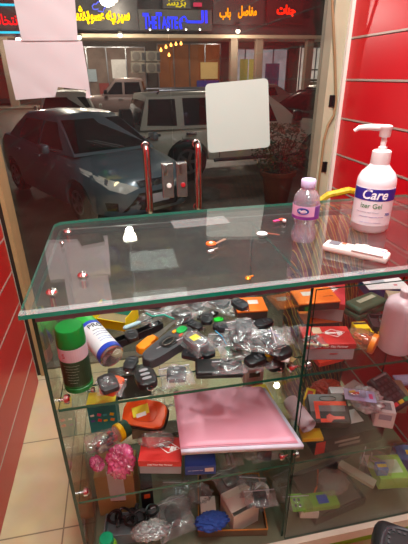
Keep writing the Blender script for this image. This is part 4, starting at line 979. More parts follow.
# bed of bagged fobs at the back: (px, py, rz, w, l, content, colour, material, label)
BAGS = [
 (176, 312, 20, .08, .08, 'case', '#1f2125', BAGT, 'zip bag with a black square fob behind the putty knife blade'),
 (214, 297, -15, .07, .08, 'fob', '#26282d', BAGT, 'zip bag with a dark fob at the very back in the middle of the shelf'),
 (264, 304, 35, .07, .08, 'case', '#2a2b31', BAGT, 'zip bag with a dark square fob at the back before the orange boxes'),
 (238, 338, -25, .08, .08, 'case', '#1a1b1f', BAGT, 'zip bag with a black square fob in the middle, right of the sticker pack'),
 (292, 318, 60, .08, .07, 'fob', '#3a2c38', BAGT, 'zip bag with a dark fob just left of the divider'),
 (150, 316, -30, .07, .08, 'keys', '#8a8c8f', BAGT, 'clear bag with steel key blanks behind the orange handled knife'),
 (275, 356, 15, .07, .07, 'board', '#4a4c52', BAGT, 'clear bag with a grey board beside the glossy black remote'),
 (196, 304, 15, .08, .1, 'fob', '#2b2c30', BAGM, 'zip bag with a dark fob at the back, above the carabiner'),
 (168, 305, -20, .09, .08, None, '#888888', BAGM, 'clear bag at the back, right of the yellow and teal carton'),
 (226, 302, 40, .08, .09, 'case', '#35363b', BAGM, 'zip bag with a dark square fob at the back, right of the green tag'),
 (250, 305, -35, .08, .1, 'board', '#cdbf9c', BAGM, 'zip bag with a cream circuit board at the back of the shelf'),
 (222, 340, -15, .08, .08, 'fob', '#303238', BAGM, 'zip bag with a dark fob right of the yellow sticker pack'),
 (244, 328, 5, .07, .09, 'case', '#43454a', BAGM, 'zip bag with a grey case in the middle of the pile'),
 (236, 352, 0, .08, .07, 'board', '#3c9a6e', BAGW, 'milky bag with a small green circuit board above the black case'),
 (262, 318, 10, .06, .08, 'fob', '#6c4a58', BAGM, 'zip bag with a purplish fob at the back right'),
 (272, 345, -30, .11, .1, 'fob', '#1d2228', BAGM, 'large clear zip bag with a black fob and a blue wire, right of centre'),
 (256, 366, 10, .07, .09, 'case', '#1b1d22', BAGM, 'zip bag with a black fob right of the long black case'),
 (285, 335, 60, .08, .06, 'board', '#8a6a94', BAGM, 'bag with a violet part left of the divider'),
 (292, 350, 80, .07, .05, None, '#888888', BAGM, 'crumpled clear bag leaning by the divider'),
 (112, 393, -15, .06, .06, 'case', '#d85a28', BAGM, 'clear bag with an orange red item at the shelf front, left of the black remote'),
 (104, 392, 20, .05, .05, 'case', '#2a2a2c', BAGT, 'clear bag with a black bracket under the white can'),
]
for i, (x, y, rz, w_, l_, ct_, c_, m_, lb) in enumerate(BAGS):
    tt = bagged(lb, w_, l_, ct_, c_, m=m_, seed=20+i, name='plastic_bag' if ct_ is None else ('bagged_keys' if ct_ == 'keys' else 'bagged_circuit_board' if ct_ == 'board' else 'bagged_key_fob'), cat='bag' if ct_ is None else 'bagged key')
    if i == 11: obj('blue_wire', tube([(-.02, .03, .019), (0, .0, .021), (.012, -.03, .018)], .0012, 6), mat('#3ab4e8', .4), tt)
    put(tt, L1, x, y, rz, pr=.9 if i % 3 else 1.5)
LOOSE = [ # small loose fobs / parts in the pile
 (196, 326, 40, '#202226', .03, .05, 'dark fob lying between the pack with yellow sticker and the carabiner'),
 (181, 318, -60, '#2a2c30', .028, .05, 'dark fob at the tip of the orange knife blade'),
 (231, 318, 70, '#34363c', .035, .055, 'dark grey fob just right of the green tag'),
 (213, 352, 15, '#1c1e22', .04, .05, 'black fob showing between the pack with yellow sticker and the long case'),
 (248, 345, 80, '#17181c', .035, .05, 'black fob under the milky bag with the green board'),
 (258, 372, -70, '#121316', .035, .055, 'black fob lying right of the long black case'),
 (262, 300, 30, '#26282c', .04, .07, 'tall dark fob at the back, left of the orange boxes'),
 (240, 296, -20, '#1d1f22', .03, .06, 'black fob far back against the rear glass'),
 (120, 350, -20, '#232427', .032, .05, 'black fob between the white can and the long black channel'),
 (207, 318, -15, '#1b1c20', .035, .06, 'black fob lying just below the carabiner'),
 (224, 328, 55, '#222327', .04, .06, 'black fob below the green tag in the middle'),
 (259, 336, -40, '#141519', .04, .065, 'black fob below the white price label'),
 (240, 312, 20, '#2c2d33', .038, .06, 'dark fob near the back, above the bag with the grey case'),
 (276, 318, -75, '#1e1f24', .036, .06, 'black fob lying left of the purple marker'),
 (183, 345, 60, '#26272b', .036, .055, 'dark fob beside the green button of the programmer'),
 (128, 330, 10, '#1f2023', .035, .05, 'black fob beside the pale blue screwdriver'),
 (152, 308, 65, '#2b2d31', .03, .06, 'dark fob at the back, behind the grey steel blade'),
]
for i, (x, y, rz, c_, w_, l_, lb) in enumerate(LOOSE): put(key_fob(lb, c_, w_, l_, .012, nb=2, style=i, loop=i % 2 == 0), L1, x, y, rz)
for x, y, rz, w_, l_, sd in ((272, 312, 10, .05, .1, 1), (283, 320, -20, .04, .08, 2)): pass
t = thing('purple_marker', 'short purple marker lying upright in the pile left of the divider', 'marker'); obj('barrel', xf(lathe([(.006, 0), (.0065, .002), (.0065, .045), (.004, .05)], 14), (0, -.025, .0066), (-PI/2, 0, 0)), mat('#6b4ab4', .4), t, smooth=True); obj('tip', xf(lathe([(.004, 0), (.002, .008)], 10), (0, .0252, .0066), (-PI/2, 0, 0)), WHITE, t)
late(t, 294, 329, 20)
t = thing('paper_label', 'small white price label printed with dark writing in the middle of the pile', 'label'); obj('card', rbox(.036, .034, .001, .0003), WHITE, t)
for k in range(4): obj('print_line', xf(rbox(.028, .0025, .0004, .0001), (0, .011-.007*k, .001)), mat('#6a6f6a', .6), t)
late(t, 266, 326, -8)
t = thing('screwdriver', 'small screwdriver with a pale blue handle left of the orange knife', 'screwdriver')
obj('handle', xf(lathe([(.003, 0), (.0065, .004), (.0065, .045), (.004, .055)], 14), (0, 0, .007), (0, PI/2, 0)), mat('#9fc0c8', .35), t, smooth=True); obj('shaft', xf(lathe([(.0018, 0), (.0018, .05)], 8), (.0552, 0, .007), (0, PI/2, 0)), STEEL, t)
late(t, 140, 325, 25)
t = thing('teal_cable', 'short teal cable curled behind the orange handled knife', 'cable'); obj('wire', tube([(-.045, .01, .003), (-.02, -.005, .003), (.01, .008, .003), (.045, -.01, .003)], .003, 8), mat('#2a9a88', .5), t, smooth=True)
late(t, 160, 317, -20)
for a in L1B: put(a[0], L1, *a[1:])
# ================================================================== across / right of the divider, upper shelf
OB = '#e8731a'
def sh_split(o): pass
put(carton('red and white carton standing behind the orange boxes, right of the divider', .1, .13, .06, '#b8323a', side='#b5b0b4', lid=.02, decals=[('K', .0, .02, .035, 20, '#e8e4e4')]), R1, 329, 300, -28)
put(carton('orange box with dark sides, lower of two crossing the divider', .11, .075, .022, OB, side='#2a2220', lid=.006), R1, 318, 318, -6, pr=.3)
put(carton('orange box with dark sides and a white sticker, upper of two by the divider', .12, .085, .026, OB, side='#3a2c28', lid=.005, decals=[('sticker', -.02, .01, .03, .022, '#d9d4cf'), ('T', '——', .014, .035, -.01, '#3a2410')]), R1, 314, 300, -4, pr=1.2)
put(carton('orange box with a white sticker on the left side of the divider', .09, .08, .03, OB, side='#4a3a34', lid=.006, decals=[('sticker', .01, .01, .03, .022, '#d9d4cf')]), L1, 298, 300, -6)
put(carton('red lidded box with white key emblem and grey base, in front of the orange boxes', .128, .08, .05, '#bb2a26', side='#a8a4a8', lid=.016, decals=[('K', .02, .008, .03, 0, '#e9e2e0'), ('tape', -.022, .02, .024, .028, '#c9b99a'), ('sticker', -.045, -.012, .028, .014, '#ded8d2'), ('F', 'Silca Your Key Partner', .009, .002, .042, '#f0e6e4'), ('S', 'small_emblem', .01, .018, .02, .004, '#c05050')]), R1, 333, 344, -11, pr=.1)
# dark green hard case
t = thing('hard_case', 'dark green rounded hard case with a pale label strip on its lid', 'case'); GN = mat('#3a5540', .45, var=.08)
obj('case_base', rbox(.125, .062, .024, .008, 3), GN, t, smooth=True); obj('case_lid', xf(rbox(.126, .063, .022, .009, 3), (0, 0, .0245)), GN, t, smooth=True)
obj('label_strip', xf(rbox(.075, .016, .0012, .0004), (.004, .004, .0465), (0, 0, .03)), mat('#a9b09a', .5, var=.3, scale=50), t); obj('latch', xf(rbox(.02, .004, .016, .0015), (0, -.033, .016)), mat('#2c4030', .4), t)
put(t, R1, 365, 306, 20, pr=.25)
put(carton('white topped box with navy sides at the back of the upper right shelf', .14, .09, .035, '#dcd8da', side='#26306c', lid=.003, decals=[('print', -.02, .01, .05, .02, '#a9aab4'), ('red_dot', .03, -.02, .012, .008, '#c02838')]), R1, 383, 287, -8)
put(carton('beige cardboard box with a red mark behind the pink bottle', .11, .09, .05, '#a89880', decals=[('red_mark', .02, .0, .04, .03, '#b85a5a')]), R1, 404, 304, -22)
# dark tray of small metal tools
t = thing('tool_tray', 'dark tray of small metal parts in front of the green case', 'tray'); obj('tray_body', box(box(box(box(box(bmesh.new(), -.055, .055, -.035, .035, 0, .003), -.055, -.051, -.035, .035, .003, .016), .051, .055, -.035, .035, .003, .016), -.051, .051, -.035, -.031, .003, .016), -.051, .051, .031, .035, .003, .016), mat('#2c1c1e', .5), t)
put(t, R1, 385, 322, -18, pr=.3)
for k, (x, y, a, lb) in enumerate(((380, 312, 30, 'left'), (388, 318, -20, 'middle'), (392, 324, 60, 'right'))):
    s_ = thing('lock_cylinder', 'small steel lock cylinder in the dark tool tray, %s one' % lb, 'lock'); obj('barrel', xf(lathe([(.005, 0), (.006, .002), (.006, .024), (.005, .026)], 14), (0, -.013, .0062), (-PI/2, 0, 0)), CHROME, s_, smooth=True); obj('cam', xf(rbox(.004, .006, .012, .001), (0, .0165, .002)), STEEL, s_)
    put(s_, R1, x, y, a, pr=1.5)
put(carton('small yellow and black box beside the green case', .04, .035, .035, '#f0c818', decals=[('black_band', 0, .008, .038, .01, '#18181a'), ('S', 'black_print', 0, .006, .03, .012, '#20201c')]), R1, 360, 330, -8, pr=.17)
t = thing('cable_roll', 'flat yellow and black strip of parts right of the small yellow box', 'strip')
bm = bmesh.new(); bm2 = bmesh.new()
for k in range(8): box(bm if k % 2 else bm2, -.04+.01*k, -.04+.01*(k+1), -.010, .010, 0, .008)
obj('yellow_segments', bm, mat('#f2cc10', .4), t); obj('black_segments', bm2, BLACK, t); put(t, R1, 381, 338, -30, pr=.15)
# orange jar lying: clear cone with orange lid
t = thing('plastic_jar', 'clear jar of orange bits with an orange lid, lying beside the pink bottle', 'jar')
obj('lid', lathe([(.024, 0), (.028, .002), (.028, .014), (.022, .016)], 30), mat('#f08a28', .35), t, smooth=True)
obj('jar_body', lathe([(.024, .0162), (.027, .022), (.026, .05), (.018, .072), (.010, .08), (.006, .088)], 30), clear(tint=(.98, .9, .8), diff=.14, dcol=(1, .75, .5), rough=.1, f0=.1), t, smooth=True)
bm = bmesh.new(); rr = random.Random(5)
for k in range(26):
    a = rr.uniform(0, 6.28); q_ = rr.uniform(0, .017); z = rr.uniform(.022, .06); q_ *= 1-(z-.02)*8*.8 if z > .045 else 1; x, y = q_*math.cos(a), q_*math.sin(a); box(bm, x-.003, x+.003, y-.002, y+.002, z-.005, z+.005)
obj('orange_bits', bm, mat('#e8641c', .4), t)
t.rotation_euler = (Matrix.Rotation(R(42), 3, 'Z') @ Matrix.Rotation(R(-84), 3, 'X')).to_euler(); que(t, R1, 'xy', (.605, .80), .06)
# big pink bottle
t = thing('refill_bottle', 'tall translucent pinkish white bottle standing at the right end of the shelf', 'bottle')
obj('bottle_body', lathe([(.0, 0), (.04, 0), (.044, .004), (.044, .13), (.04, .145), (.026, .156), (.014, .16)], 36, cap=False), mat('#cdb4bd', .3, var=.04, coat=.2), t, smooth=True)
obj('cap', lathe([(.014, .158), (.015, .16), (.015, .178), (.012, .181)], 22), mat('#d8c9cf', .35), t, smooth=True)
q_ = atz(410, 330, .86); que(t, R1, 'xy', (q_.x, q_.y), .02)
o_ = carton('flat orange red box lying in front of the red lidded box', .075, .045, .014, '#d9401e', decals=[('print', 0, .004, .03, .012, '#b03018')]); o_.rotation_euler.z = R(8); que(o_, R1, 'xy', (.475, .778), .05)
t = thing('wooden_stick', 'short pale wooden stick at the front edge of the right shelf', 'stick'); obj('shaft', xf(lathe([(.0025, 0), (.0025, .055)], 8), (-.028, 0, .003), (0, PI/2, 0)), mat('#d8c49a', .6), t); obj('tip', xf(lathe([(.0032, 0), (.0032, .006)], 8), (.0272, 0, .0034), (0, PI/2, 0)), mat('#b89c6c', .6), t)
put(t, R1, 334, 380, -20)
put(bagged('small clear bag at the right shelf front, just right of the divider', .05, .04, 'keys', '#7a8a80', m=BAGT, seed=61, name='bagged_keys'), R1, 322, 382, 10)

# ================================================================== middle shelf, left bay
t = carton('teal and yellow carton printed with coloured bars, standing at the left of the middle shelf', .085, .05, .115, '#157f80', name='printed_carton', decals=[('yellow_flap', 0, 0, .085, .05, '#e8cf20')])
for k, c_ in enumerate(('#6a3aa0', '#e0402a', '#f0d020', '#f08a20', '#e8e4dc', '#c83a70', '#3ab0c0', '#f0d020')):
    obj('coloured_bar', xf(rbox(.012, .0008, .007+.004*(k % 2), .0002), (-.03+.019*(k % 4), -.0256, .045+.022*(k//4)), (0, R(15 if k % 2 else -12), 0)), mat(c_, .5), t)
put(t, L2, 104, 412, -6, pr=.1)
# jar of bits lying, big lid
t = thing('screw_jar', 'clear jar of red bits with a black and yellow lid beside the pink bag', 'jar')
obj('lid', lathe([(.02, 0), (.025, .002), (.025, .02), (.022, .022)], 28), mat('#1e4a38', .4), t, smooth=True)
obj('lid_band', lathe([(.0262, .0225), (.0268, .024), (.0268, .036), (.024, .037)], 28), mat('#f0c010', .35), t, smooth=True)
obj('jar_body', lathe([(.023, .0375), (.024, .042), (.024, .1), (.018, .108)], 28), clear(tint=(.95, .93, .95), diff=.15, rough=.08, f0=.1), t, smooth=True)
bm = bmesh.new(); bm2 = bmesh.new(); rr = random.Random(9)
for k in range(46):
    a = rr.uniform(0, 6.28); q_ = rr.uniform(0, .018); z = rr.uniform(.045, .098); x, y = q_*math.cos(a), q_*math.sin(a); box(bm if k % 2 else bm2, x-.0035, x+.0035, y-.0025, y+.0025, z-.005, z+.005)
obj('red_bits', bm, mat('#c0302c', .4), t); obj('dark_bits', bm2, mat('#2a2230', .4), t)
t.rotation_euler = (Matrix.Rotation(R(125), 3, 'Z') @ Matrix.Rotation(R(-86), 3, 'X')).to_euler(); que(t, L2, 112, 432, 1.1)
t = thing('drink_bottle', 'empty clear plastic bottle with an orange cap lying by the left glass', 'bottle')
obj('bottle_body', lathe([(.0, .004), (.026, 0), (.029, .006), (.028, .02), (.0295, .03), (.028, .04), (.0295, .05), (.028, .06), (.026, .072), (.014, .088), (.011, .094)], 26, cap=False), clear(tint=(.96, .94, .93), diff=.08, rough=.06, f0=.14), t, smooth=True)
obj('cap', lathe([(.012, .092), (.0135, .093), (.0135, .106), (.012, .108)], 20), mat('#f07a20', .35), t, smooth=True)
t.rotation_euler = (Matrix.Rotation(R(-78), 3, 'Z') @ Matrix.Rotation(R(-86), 3, 'X')).to_euler(); que(t, L2, 80, 447, .4)
# crumpled pink bag
def crumple(name, label, w, d, h, m, seed, cat='bag', amp=.18, e=.8, tail=None):
    t = thing(name, label, cat); bm = bmesh.new(); bmesh.ops.create_icosphere(bm, subdivisions=5, radius=1); rr = random.Random(seed); P = [(rr.uniform(2, 9), rr.uniform(2, 9), rr.uniform(2, 9), rr.uniform(0, 6)) for _ in range(7)]
    for v in bm.verts:
        c = v.co.copy(); n_ = sum(abs(math.sin(a*c.x+b*c.y+g*c.z+p)) for a, b, g, p in P)/7-.6
        q_ = 1-2*abs(noise.noise(v.co*2.6+Vector((seed, 0, 0)))); q2 = 1-2*abs(noise.noise(v.co*6+Vector((0, seed, 0)))); c *= 1+amp*2.2*n_+.24*(q_-.6)+.13*(q2-.6); v.co = Vector((c.x*w/2, c.y*d/2, max(0, c.z*h/2+h/2)))
    zm = min(v.co.z for v in bm.verts)
    for v in bm.verts: v.co.z -= zm
    obj('bag', bm, m, t, smooth='keep'); 
    for p in t.children[0].data.polygons if t.children else []: pass
    if tail:
        bm = grid(6, 6, lambda u, v: (tail[0]+(u-.5)*.05*(.4+v), tail[1]-.0-.05*v, .012+.006*math.sin(u*9)+.004*math.sin(v*12))); obj('tail', bm, m, t, smooth='keep')
    return t
PINK = clear(tint=(1, .45, .65), diff=.62, dcol=(.98, .16, .42), rough=.25, f0=.14, noise=30)
put(crumple('pink_plastic_bag', 'crumpled bright pink plastic bag in front of the jar on the middle shelf', .075, .07, .095, PINK, 4), L2, 121, 462, 10, pr=.17)
put(crumple('pink_plastic_bag', 'small wad of bright pink plastic left of the crumpled pink bag', .035, .05, .03, PINK, 5), L2, 100, 464, 30, pr=.19)
# orange case
t = thing('tool_case', 'orange plastic case with a rounded outline and a yellow label, above the red box', 'case'); OC = mat('#f0591a', .4, var=.06)
obj('case_base', prism(superell(.068, .042, 32, 4), 0, .02, .004), mat('#2a1c18', .5), t, smooth=True); obj('case_lid', prism(superell(.066, .04, 32, 4), .0205, .034, .006), OC, t, smooth=True)
obj('lid_panel', prism(superell(.04, .026, 28, 3), .0341, .0365, .002), mat('#e2500f', .4), t, smooth=True); obj('yellow_label', xf(rbox(.05, .03, .0008, .0002), (-.012, .004, .0366), (0, 0, R(28))), mat('#e6d32a', .5), t); obj('price_sticker', xf(rbox(.03, .012, .0008, .0002), (-.006, -.008, .0375), (0, 0, R(28))), WHITE, t)
q_ = atz(145, 412, .555); t2 = carton('brown carton supporting the orange case on the middle shelf', .09, .05, .04, '#6a4a34'); que(t2, L2, 'xy', (q_.x, q_.y+.02), .13)
put(t, L2, 146, 414, -24, rx=28, pr=.14)
put(carton('red lidded box with white key emblem and grey base on the middle shelf', .118, .082, .052, '#cc2a26', side='#9a989c', lid=.022, decals=[('K', .018, .006, .034, -14, '#f2eae8'), ('F', 'Silca Your Key Partner', .0075, 0, .038, '#f0e6e4')]), L2, 156, 456, -12, pr=.2)
put(crumple('plastic_bag', 'crumpled clear bag between the orange case and the red box', .1, .05, .028, BAGT, 12), L2, 155, 436, -8, pr=1.2)
# pink folder on a stack of paper, carried by boxes
que(carton('brown carton under the pink folder, at the back', .14, .11, .06, '#8a6a4a'), L2, 'xy', (.215, .92), .15)
put(carton('blue box with white print and a pale sticker, under the front of the folder', .085, .06, .035, '#1c3f9a', decals=[('S', 'sticker', .024, .012, .024, .014, '#d8cfc8'), ('F', '— —— —', .009, -.014, .018, '#dfe4f4')]), L2, 199, 470, -8, pr=.5)
que(bagged('silvery clear bag under the front edge of the pink folder', .07, .06, 'keys', '#a0a0a4', m=BAGT, seed=31, name='bagged_keys', h=.03), L2, 'xy', (.215, .785), .52)
que(bagged('grey bag with dark parts under the right front corner of the folder', .09, .06, 'case', '#3a4048', m=BAGM, seed=32, h=.02), L2, 'xy', (.325, .785), .52)
que(crumple('plastic_bag', 'crumpled clear bag below the middle front of the pink folder', .045, .05, .03, BAGT, 14), L2, 'xy', (.262, .785), .53)
def sheetmesh(c, z, th, bow):
    """quad c[0..3] (rear left, rear right, front right, front left) bent gently, thickness th"""
    def fn(u, v):
        p = (Vector(c[0])*(1-u)+Vector(c[1])*u)*(1-v)+(Vector(c[3])*(1-u)+Vector(c[2])*u)*v
        return (p[0], p[1], z+bow*math.sin(PI*u)*.6-bow*.8*v*v+bow*.25*math.sin(5*u+2*v))
    bm = grid(14, 12, fn); g = bmesh.ops.extrude_face_region(bm, geom=bm.faces[:]); bmesh.ops.translate(bm, verts=[e for e in g['geom'] if isinstance(e, bmesh.types.BMVert)], vec=(0, 0, th)); return bm
zf = S2+.09
cs_ = [atz(x, y, zf) for x, y in ((174, 405), (261, 399), (297, 455), (181, 461))]; mc = sum(cs_, Vector())/4
t = thing('pink_folder', 'large pink paper folder lying on white sheets on the middle shelf', 'folder', (mc.x, mc.y, 0))
def loc4(c): return [((p.x-mc.x), (p.y-mc.y)) for p in c]
def rnd(c, r=.012):
    out = []
    for i in range(4):
        q_, a, b = Vector(c[i]), Vector(c[i-1]), Vector(c[(i+1) % 4]); u = (a-q_).normalized()*r; w = (b-q_).normalized()*r
        out += [tuple(q_+u*(1-k/4)**2+w*(k/4)**2) for k in range(5)]
    return out
cl = loc4(cs_); big = [(a*1.035+.006, b*1.03-.004) for a, b in cl]
obj('paper_stack', sheetmesh(big, zf-.012, .014, .008), mat('#c9c6d6', .6, var=.05), t, smooth='keep')
obj('rear_cover', sheetmesh(cl, zf+.0035, .0015, .008), mat('#d294a8', .5, var=.04), t, smooth='keep')
obj('front_cover', sheetmesh([(a*.985, b*.985+.001) for a, b in cl], zf+.0065, .0012, .008), mat('#da98ac', .5, var=.04, scale=8), t, smooth='keep')
QUE.append((.9, 0, len(QUE), t, L2, None, (mc.x, mc.y)))
# ================================================================== bottom, left bay
t = carton('brown cardboard box with a white label and black handwriting at the bottom left', .125, .1, .19, '#a8804e', decals=[('label', .005, -.02, .05, .05, '#d5cdd0'), ('S', 'label', .005, .075, .05, .14, '#d5cdd0'), ('F', 'VALI', .022, .005, .135, '#1a1620'), ('F', 'VALI', .02, .006, .1, '#1a1620'), ('F', '— —', .018, .006, .07, '#1a1620')])
put(t, L0, 118, 480, -8, pr=.3)
t = thing('plastic_tray', 'grey plastic tray of black wires and parts at the bottom left', 'tray')
bm = bmesh.new(); TG = mat('#7a7c80', .4, var=.08)
def trayb(w, d, h, th=.003):
    bm = bmesh.new(); box(bm, -w/2, w/2, -d/2, d/2, 0, th); box(bm, -w/2, -w/2+th, -d/2, d/2, th, h); box(bm, w/2-th, w/2, -d/2, d/2, th, h); box(bm, -w/2+th, w/2-th, -d/2, -d/2+th, th, h); box(bm, -w/2+th, w/2-th, d/2-th, d/2, th, h); return bm
obj('tray_body', trayb(.17, .075, .045), TG, t); obj('sticker', xf(rbox(.03, .0008, .012, .0002), (.02, -.038, .02)), WHITE, t)
put(t, L0, 132, 527, -6, pr=.4)
for k in range(7):
    s_ = thing('black_cable', 'black cable coil heaped in the grey tray at the bottom left', 'cable', group='black cables in the grey tray'); r_ = .018+.003*(k % 3)
    obj('coil', xf(tube([(r_*math.cos(a)*(1+.1*math.sin(a*3)), r_*math.sin(a), .004+.002*math.sin(2*a+k)) for a in [2*PI*i/20 for i in range(20)]], .0042, 7, closed=True)), BLACK, s_, smooth=True)
    obj('plug', xf(rbox(.012, .02, .009, .002), (r_*.7, -r_-.008, .002)), DARK, s_)
    put(s_, L0, 114+6*k, 519-(k % 3)*3, 40*k, pr=1.6)
t = thing('green_bottle', 'green plastic bottle with a teal cap in front of the grey tray', 'bottle'); obj('bottle_body', lathe([(.0, 0), (.026, 0), (.029, .004), (.029, .06), (.022, .075), (.014, .08)], 26, cap=False), mat('#8cc43a', .3, var=.1), t, smooth=True); obj('cap', lathe([(.017, .078), (.021, .08), (.021, .1), (.018, .103)], 24), mat('#0f9a6a', .35), t, smooth=True)
put(t, L0, 108, 540, 0, pr=.6)
def dblk(*a, **k): pass
put(carton('black box standing upright between the cardboard box and the remote bag', .04, .06, .12, '#1a1216', decals=[('S', 'orange_mark', .0, .07, .02, .02, '#d8541a')]), L0, 147, 492, 0, pr=.35)
put(bagged('large clear bag with a big black remote on the bottom shelf', .12, .13, 'fob', '#2a2c2c', m=BAGM, seed=41, fw_=.05, fl=.075, h=.03), L0, 173, 514, 12, pr=.6)
put(bagged('clear bag with steel parts at the back of the bottom shelf', .12, .1, 'keys', '#8a8a8e', m=BAGT, seed=42, name='bagged_keys', h=.02), L0, 185, 490, -12, pr=.5)
put(carton('white packet with a red line and yellow foot on the bottom shelf', .05, .09, .05, '#cfc8bc', decals=[('red_line', 0, -.03, .048, .004, '#c23028'), ('S', 'yellow_print', 0, .01, .04, .014, '#c8b428')]), L0, 204, 517, -8, pr=.45)
put(crumple('plastic_bag', 'crumpled clear bag behind the white packet on the bottom shelf', .08, .06, .05, BAGT, 15), L0, 200, 492, 0, pr=.7)
t = thing('cardboard_tray', 'brown cardboard tray with orange rim holding the white open box', 'tray'); obj('tray_body', trayb(.22, .2, .03), mat('#6a5a44', .7), t); bm = bmesh.new(); 
for a_, b_, c_, d_ in ((-.111, .111, -.1015, -.0985), (-.111, .111, .0985, .1015), (-.111, -.108, -.0985, .0985), (.108, .111, -.0985, .0985)): box(bm, a_, b_, c_, d_, .0302, .034)
obj('orange_rim', bm, mat('#b8742a', .6), t)
put(t, L0, 263, 510, -10, pr=.3)
t = thing('open_box', 'white cardboard box with open top flap in the cardboard tray', 'box'); obj('box_body', trayb(.095, .085, .085, .002), mat('#c8bcae', .7, var=.06), t); obj('flap', xf(B(-.045, .045, 0, .04, 0, .0015), (0, .0425, .085), (R(150), 0, 0)), mat('#d0c5b6', .7), t); obj('contents', xf(rbox(.08, .07, .03, .01), (0, 0, .0032)), mat('#8a8478', .8), t)
obj('flap', xf(B(-.045, .045, -.07, 0, 0, .0015), (0, .042, .087), (R(4), 0, 0)), mat('#d4cabd', .7), t)
put(t, L0, 240, 508, 16, pr=.5)
t = thing('white_roll', 'round white tape roll standing in the cardboard tray', 'roll'); obj('roll', lathe([(.012, 0), (.028, 0), (.029, .002), (.029, .05), (.028, .052), (.012, .052)], 28, cap=False), mat('#cfc8c2', .6), t, smooth=True); obj('core', lathe([(.0118, .001), (.0118, .05)], 20), CARD, t)
put(t, L0, 266, 493, 0, pr=.6)
put(bagged('clear bag with tiny dark parts in the cardboard tray', .07, .07, 'keys', '#3a3a3e', m=BAGT, seed=44, name='bagged_keys'), L0, 272, 512, 30)
put(crumple('blue_cloth', 'crumpled blue cloth in front of the white open box', .1, .06, .035, mat('#274a9a', .8, var=.2), 16, cat='cloth'), L0, 222, 541, 0, pr=.7)
put(crumple('plastic_bag', 'white crumpled bag beside the green bottle at the bottom front', .11, .06, .04, BAGW, 17), L0, 160, 541, 0, pr=.7)
put(bagged('bag with black wiring at the bottom front below the cardboard tray', .1, .06, 'board', '#2c2c2e', m=BAGM, seed=45, name='bagged_circuit_board', cat='bagged part'), L0, 283, 534, -6)
# ================================================================== middle shelf, right bay
put(carton('long black box with a red end lying along the right middle shelf', .225, .1, .055, '#1c1a1c', decals=[('S', 'red_end', -.095, .004, .03, .046, '#b8261e'), ('S', 'printed_tool', .0, .014, .07, .01, '#77726e'), ('S', 'printed_tool', -.01, .032, .08, .008, '#88847e'), ('white_sheet', .03, .01, .07, .05, '#cfcaca')]), R2, 352, 446, 3, pr=.3)
t = carton('grey and black clamp box with an orange clamp picture on the black box', .115, .085, .05, '#2a2726', name='clamp_box', r=.006, decals=[('grey_panel', -.005, .016, .1, .05, '#77787a')])
bm = bmesh.new(); box(bm, -.03, .05, .008, .02, 0, .0008); box(bm, -.042, -.03, -.03, .02, 0, .0008); box(bm, -.03, .0, -.04, -.03, 0, .0008); obj('orange_clamp', xf(bm, (0, 0, .0508)), mat('#f0481c', .4), t)
obj('red_key', xf(prism([(-.02, -.006), (-.01, -.012), (0, -.004), (.03, -.003), (.03, .004), (0, .005), (-.01, .012), (-.02, .006)], 0, .0012), (.008, -.028, .0508)), mat('#e06a5a', .4), t)
obj('round_print', xf(tube([(x, y, 0) for x, y in superell(.024, .007, 20, 2.4)], .001, 5, closed=True), (0, .028, .0514)), DARK, t)
put(t, R2, 333, 422, -12, rx=26, pr=.5)
t = thing('card_terminal', 'black card payment terminal with red, yellow and green keys on the right shelf', 'card terminal'); obj('case', rbox(.085, .12, .028, .008, 3, taper=.05), mat('#2e2a2e', .45), t, smooth=True)
for j in range(4):
    for i in range(4): obj('key', xf(rbox(.013, .0095, .003, .001), (-.028+.0187*i, .032-.017*j, .0275)), mat('#4c474c', .5), t)
for i, c_ in enumerate(('#c8343a', '#d8a82a', '#1e8a4a')): obj('key', xf(rbox(.02, .011, .0035, .001), (-.0255+.0255*i, -.042, .0275)), mat(c_, .4), t)
obj('brand_strip', xf(rbox(.06, .006, .0008, .0002), (0, .05, .028)), mat('#8a858a', .5), t)
t2 = carton('beige carton beneath the card terminal', .1, .08, .07, '#7a6450'); put(t2, R2, 388, 396, -14, pr=.25)
put(t, R2, 384, 386, 20, rx=24, pr=.4)
put(carton('white box with small blue and red logo behind the clamp box', .05, .03, .07, '#cfc8ce', decals=[('S', 'blue_logo', -.006, .045, .024, .012, '#2a4a9a'), ('S', 'red_logo', -.004, .034, .02, .004, '#c03a4a')]), R2, 336, 398, -12, pr=.8)
put(carton('white medicine box with barcode below the card terminal', .055, .05, .06, '#ded7d8', decals=[('barcode', .0, .0, .035, .03, '#8a858a'), ('S', 'print', 0, .03, .035, .02, '#9a96a8')]), R2, 396, 422, -24, pr=.8)
put(carton('orange packet with a small blue mark right of the card terminal', .035, .07, .015, '#f08020', decals=[('blue_mark', 0, -.015, .012, .012, '#3a3a8a')]), R2, 405, 394, 8, pr=1.3)
put(carton('lilac paper pad right of the card terminal', .07, .05, .008, '#8a7a98', decals=[('ruled_lines', 0, 0, .05, .03, '#9a8ca8')]), R2, 405, 380, -8, pr=1.25)
t = thing('blister_pack', 'lilac blister card with red and yellow parts on the long black box', 'packet'); obj('card', rbox(.085, .045, .0015, .0005), mat('#a89cc4', .5), t); obj('bubble', xf(rbox(.05, .028, .012, .005, 3), (-.008, .002, .0016)), BLISTER, t, smooth=True)
obj('red_part', xf(rbox(.022, .006, .005, .001), (-.012, .002, .003), (0, 0, .3)), mat('#d84a3c', .4), t); obj('yellow_part', xf(rbox(.018, .006, .004, .001), (-.02, .008, .003), (0, 0, .3)), mat('#e8b030', .4), t); obj('pink_print', xf(rbox(.01, .02, .0005, .0001), (.03, 0, .0015)), mat('#c84a7a', .5), t)
put(t, R2, 367, 430, -22, pr=1.3)
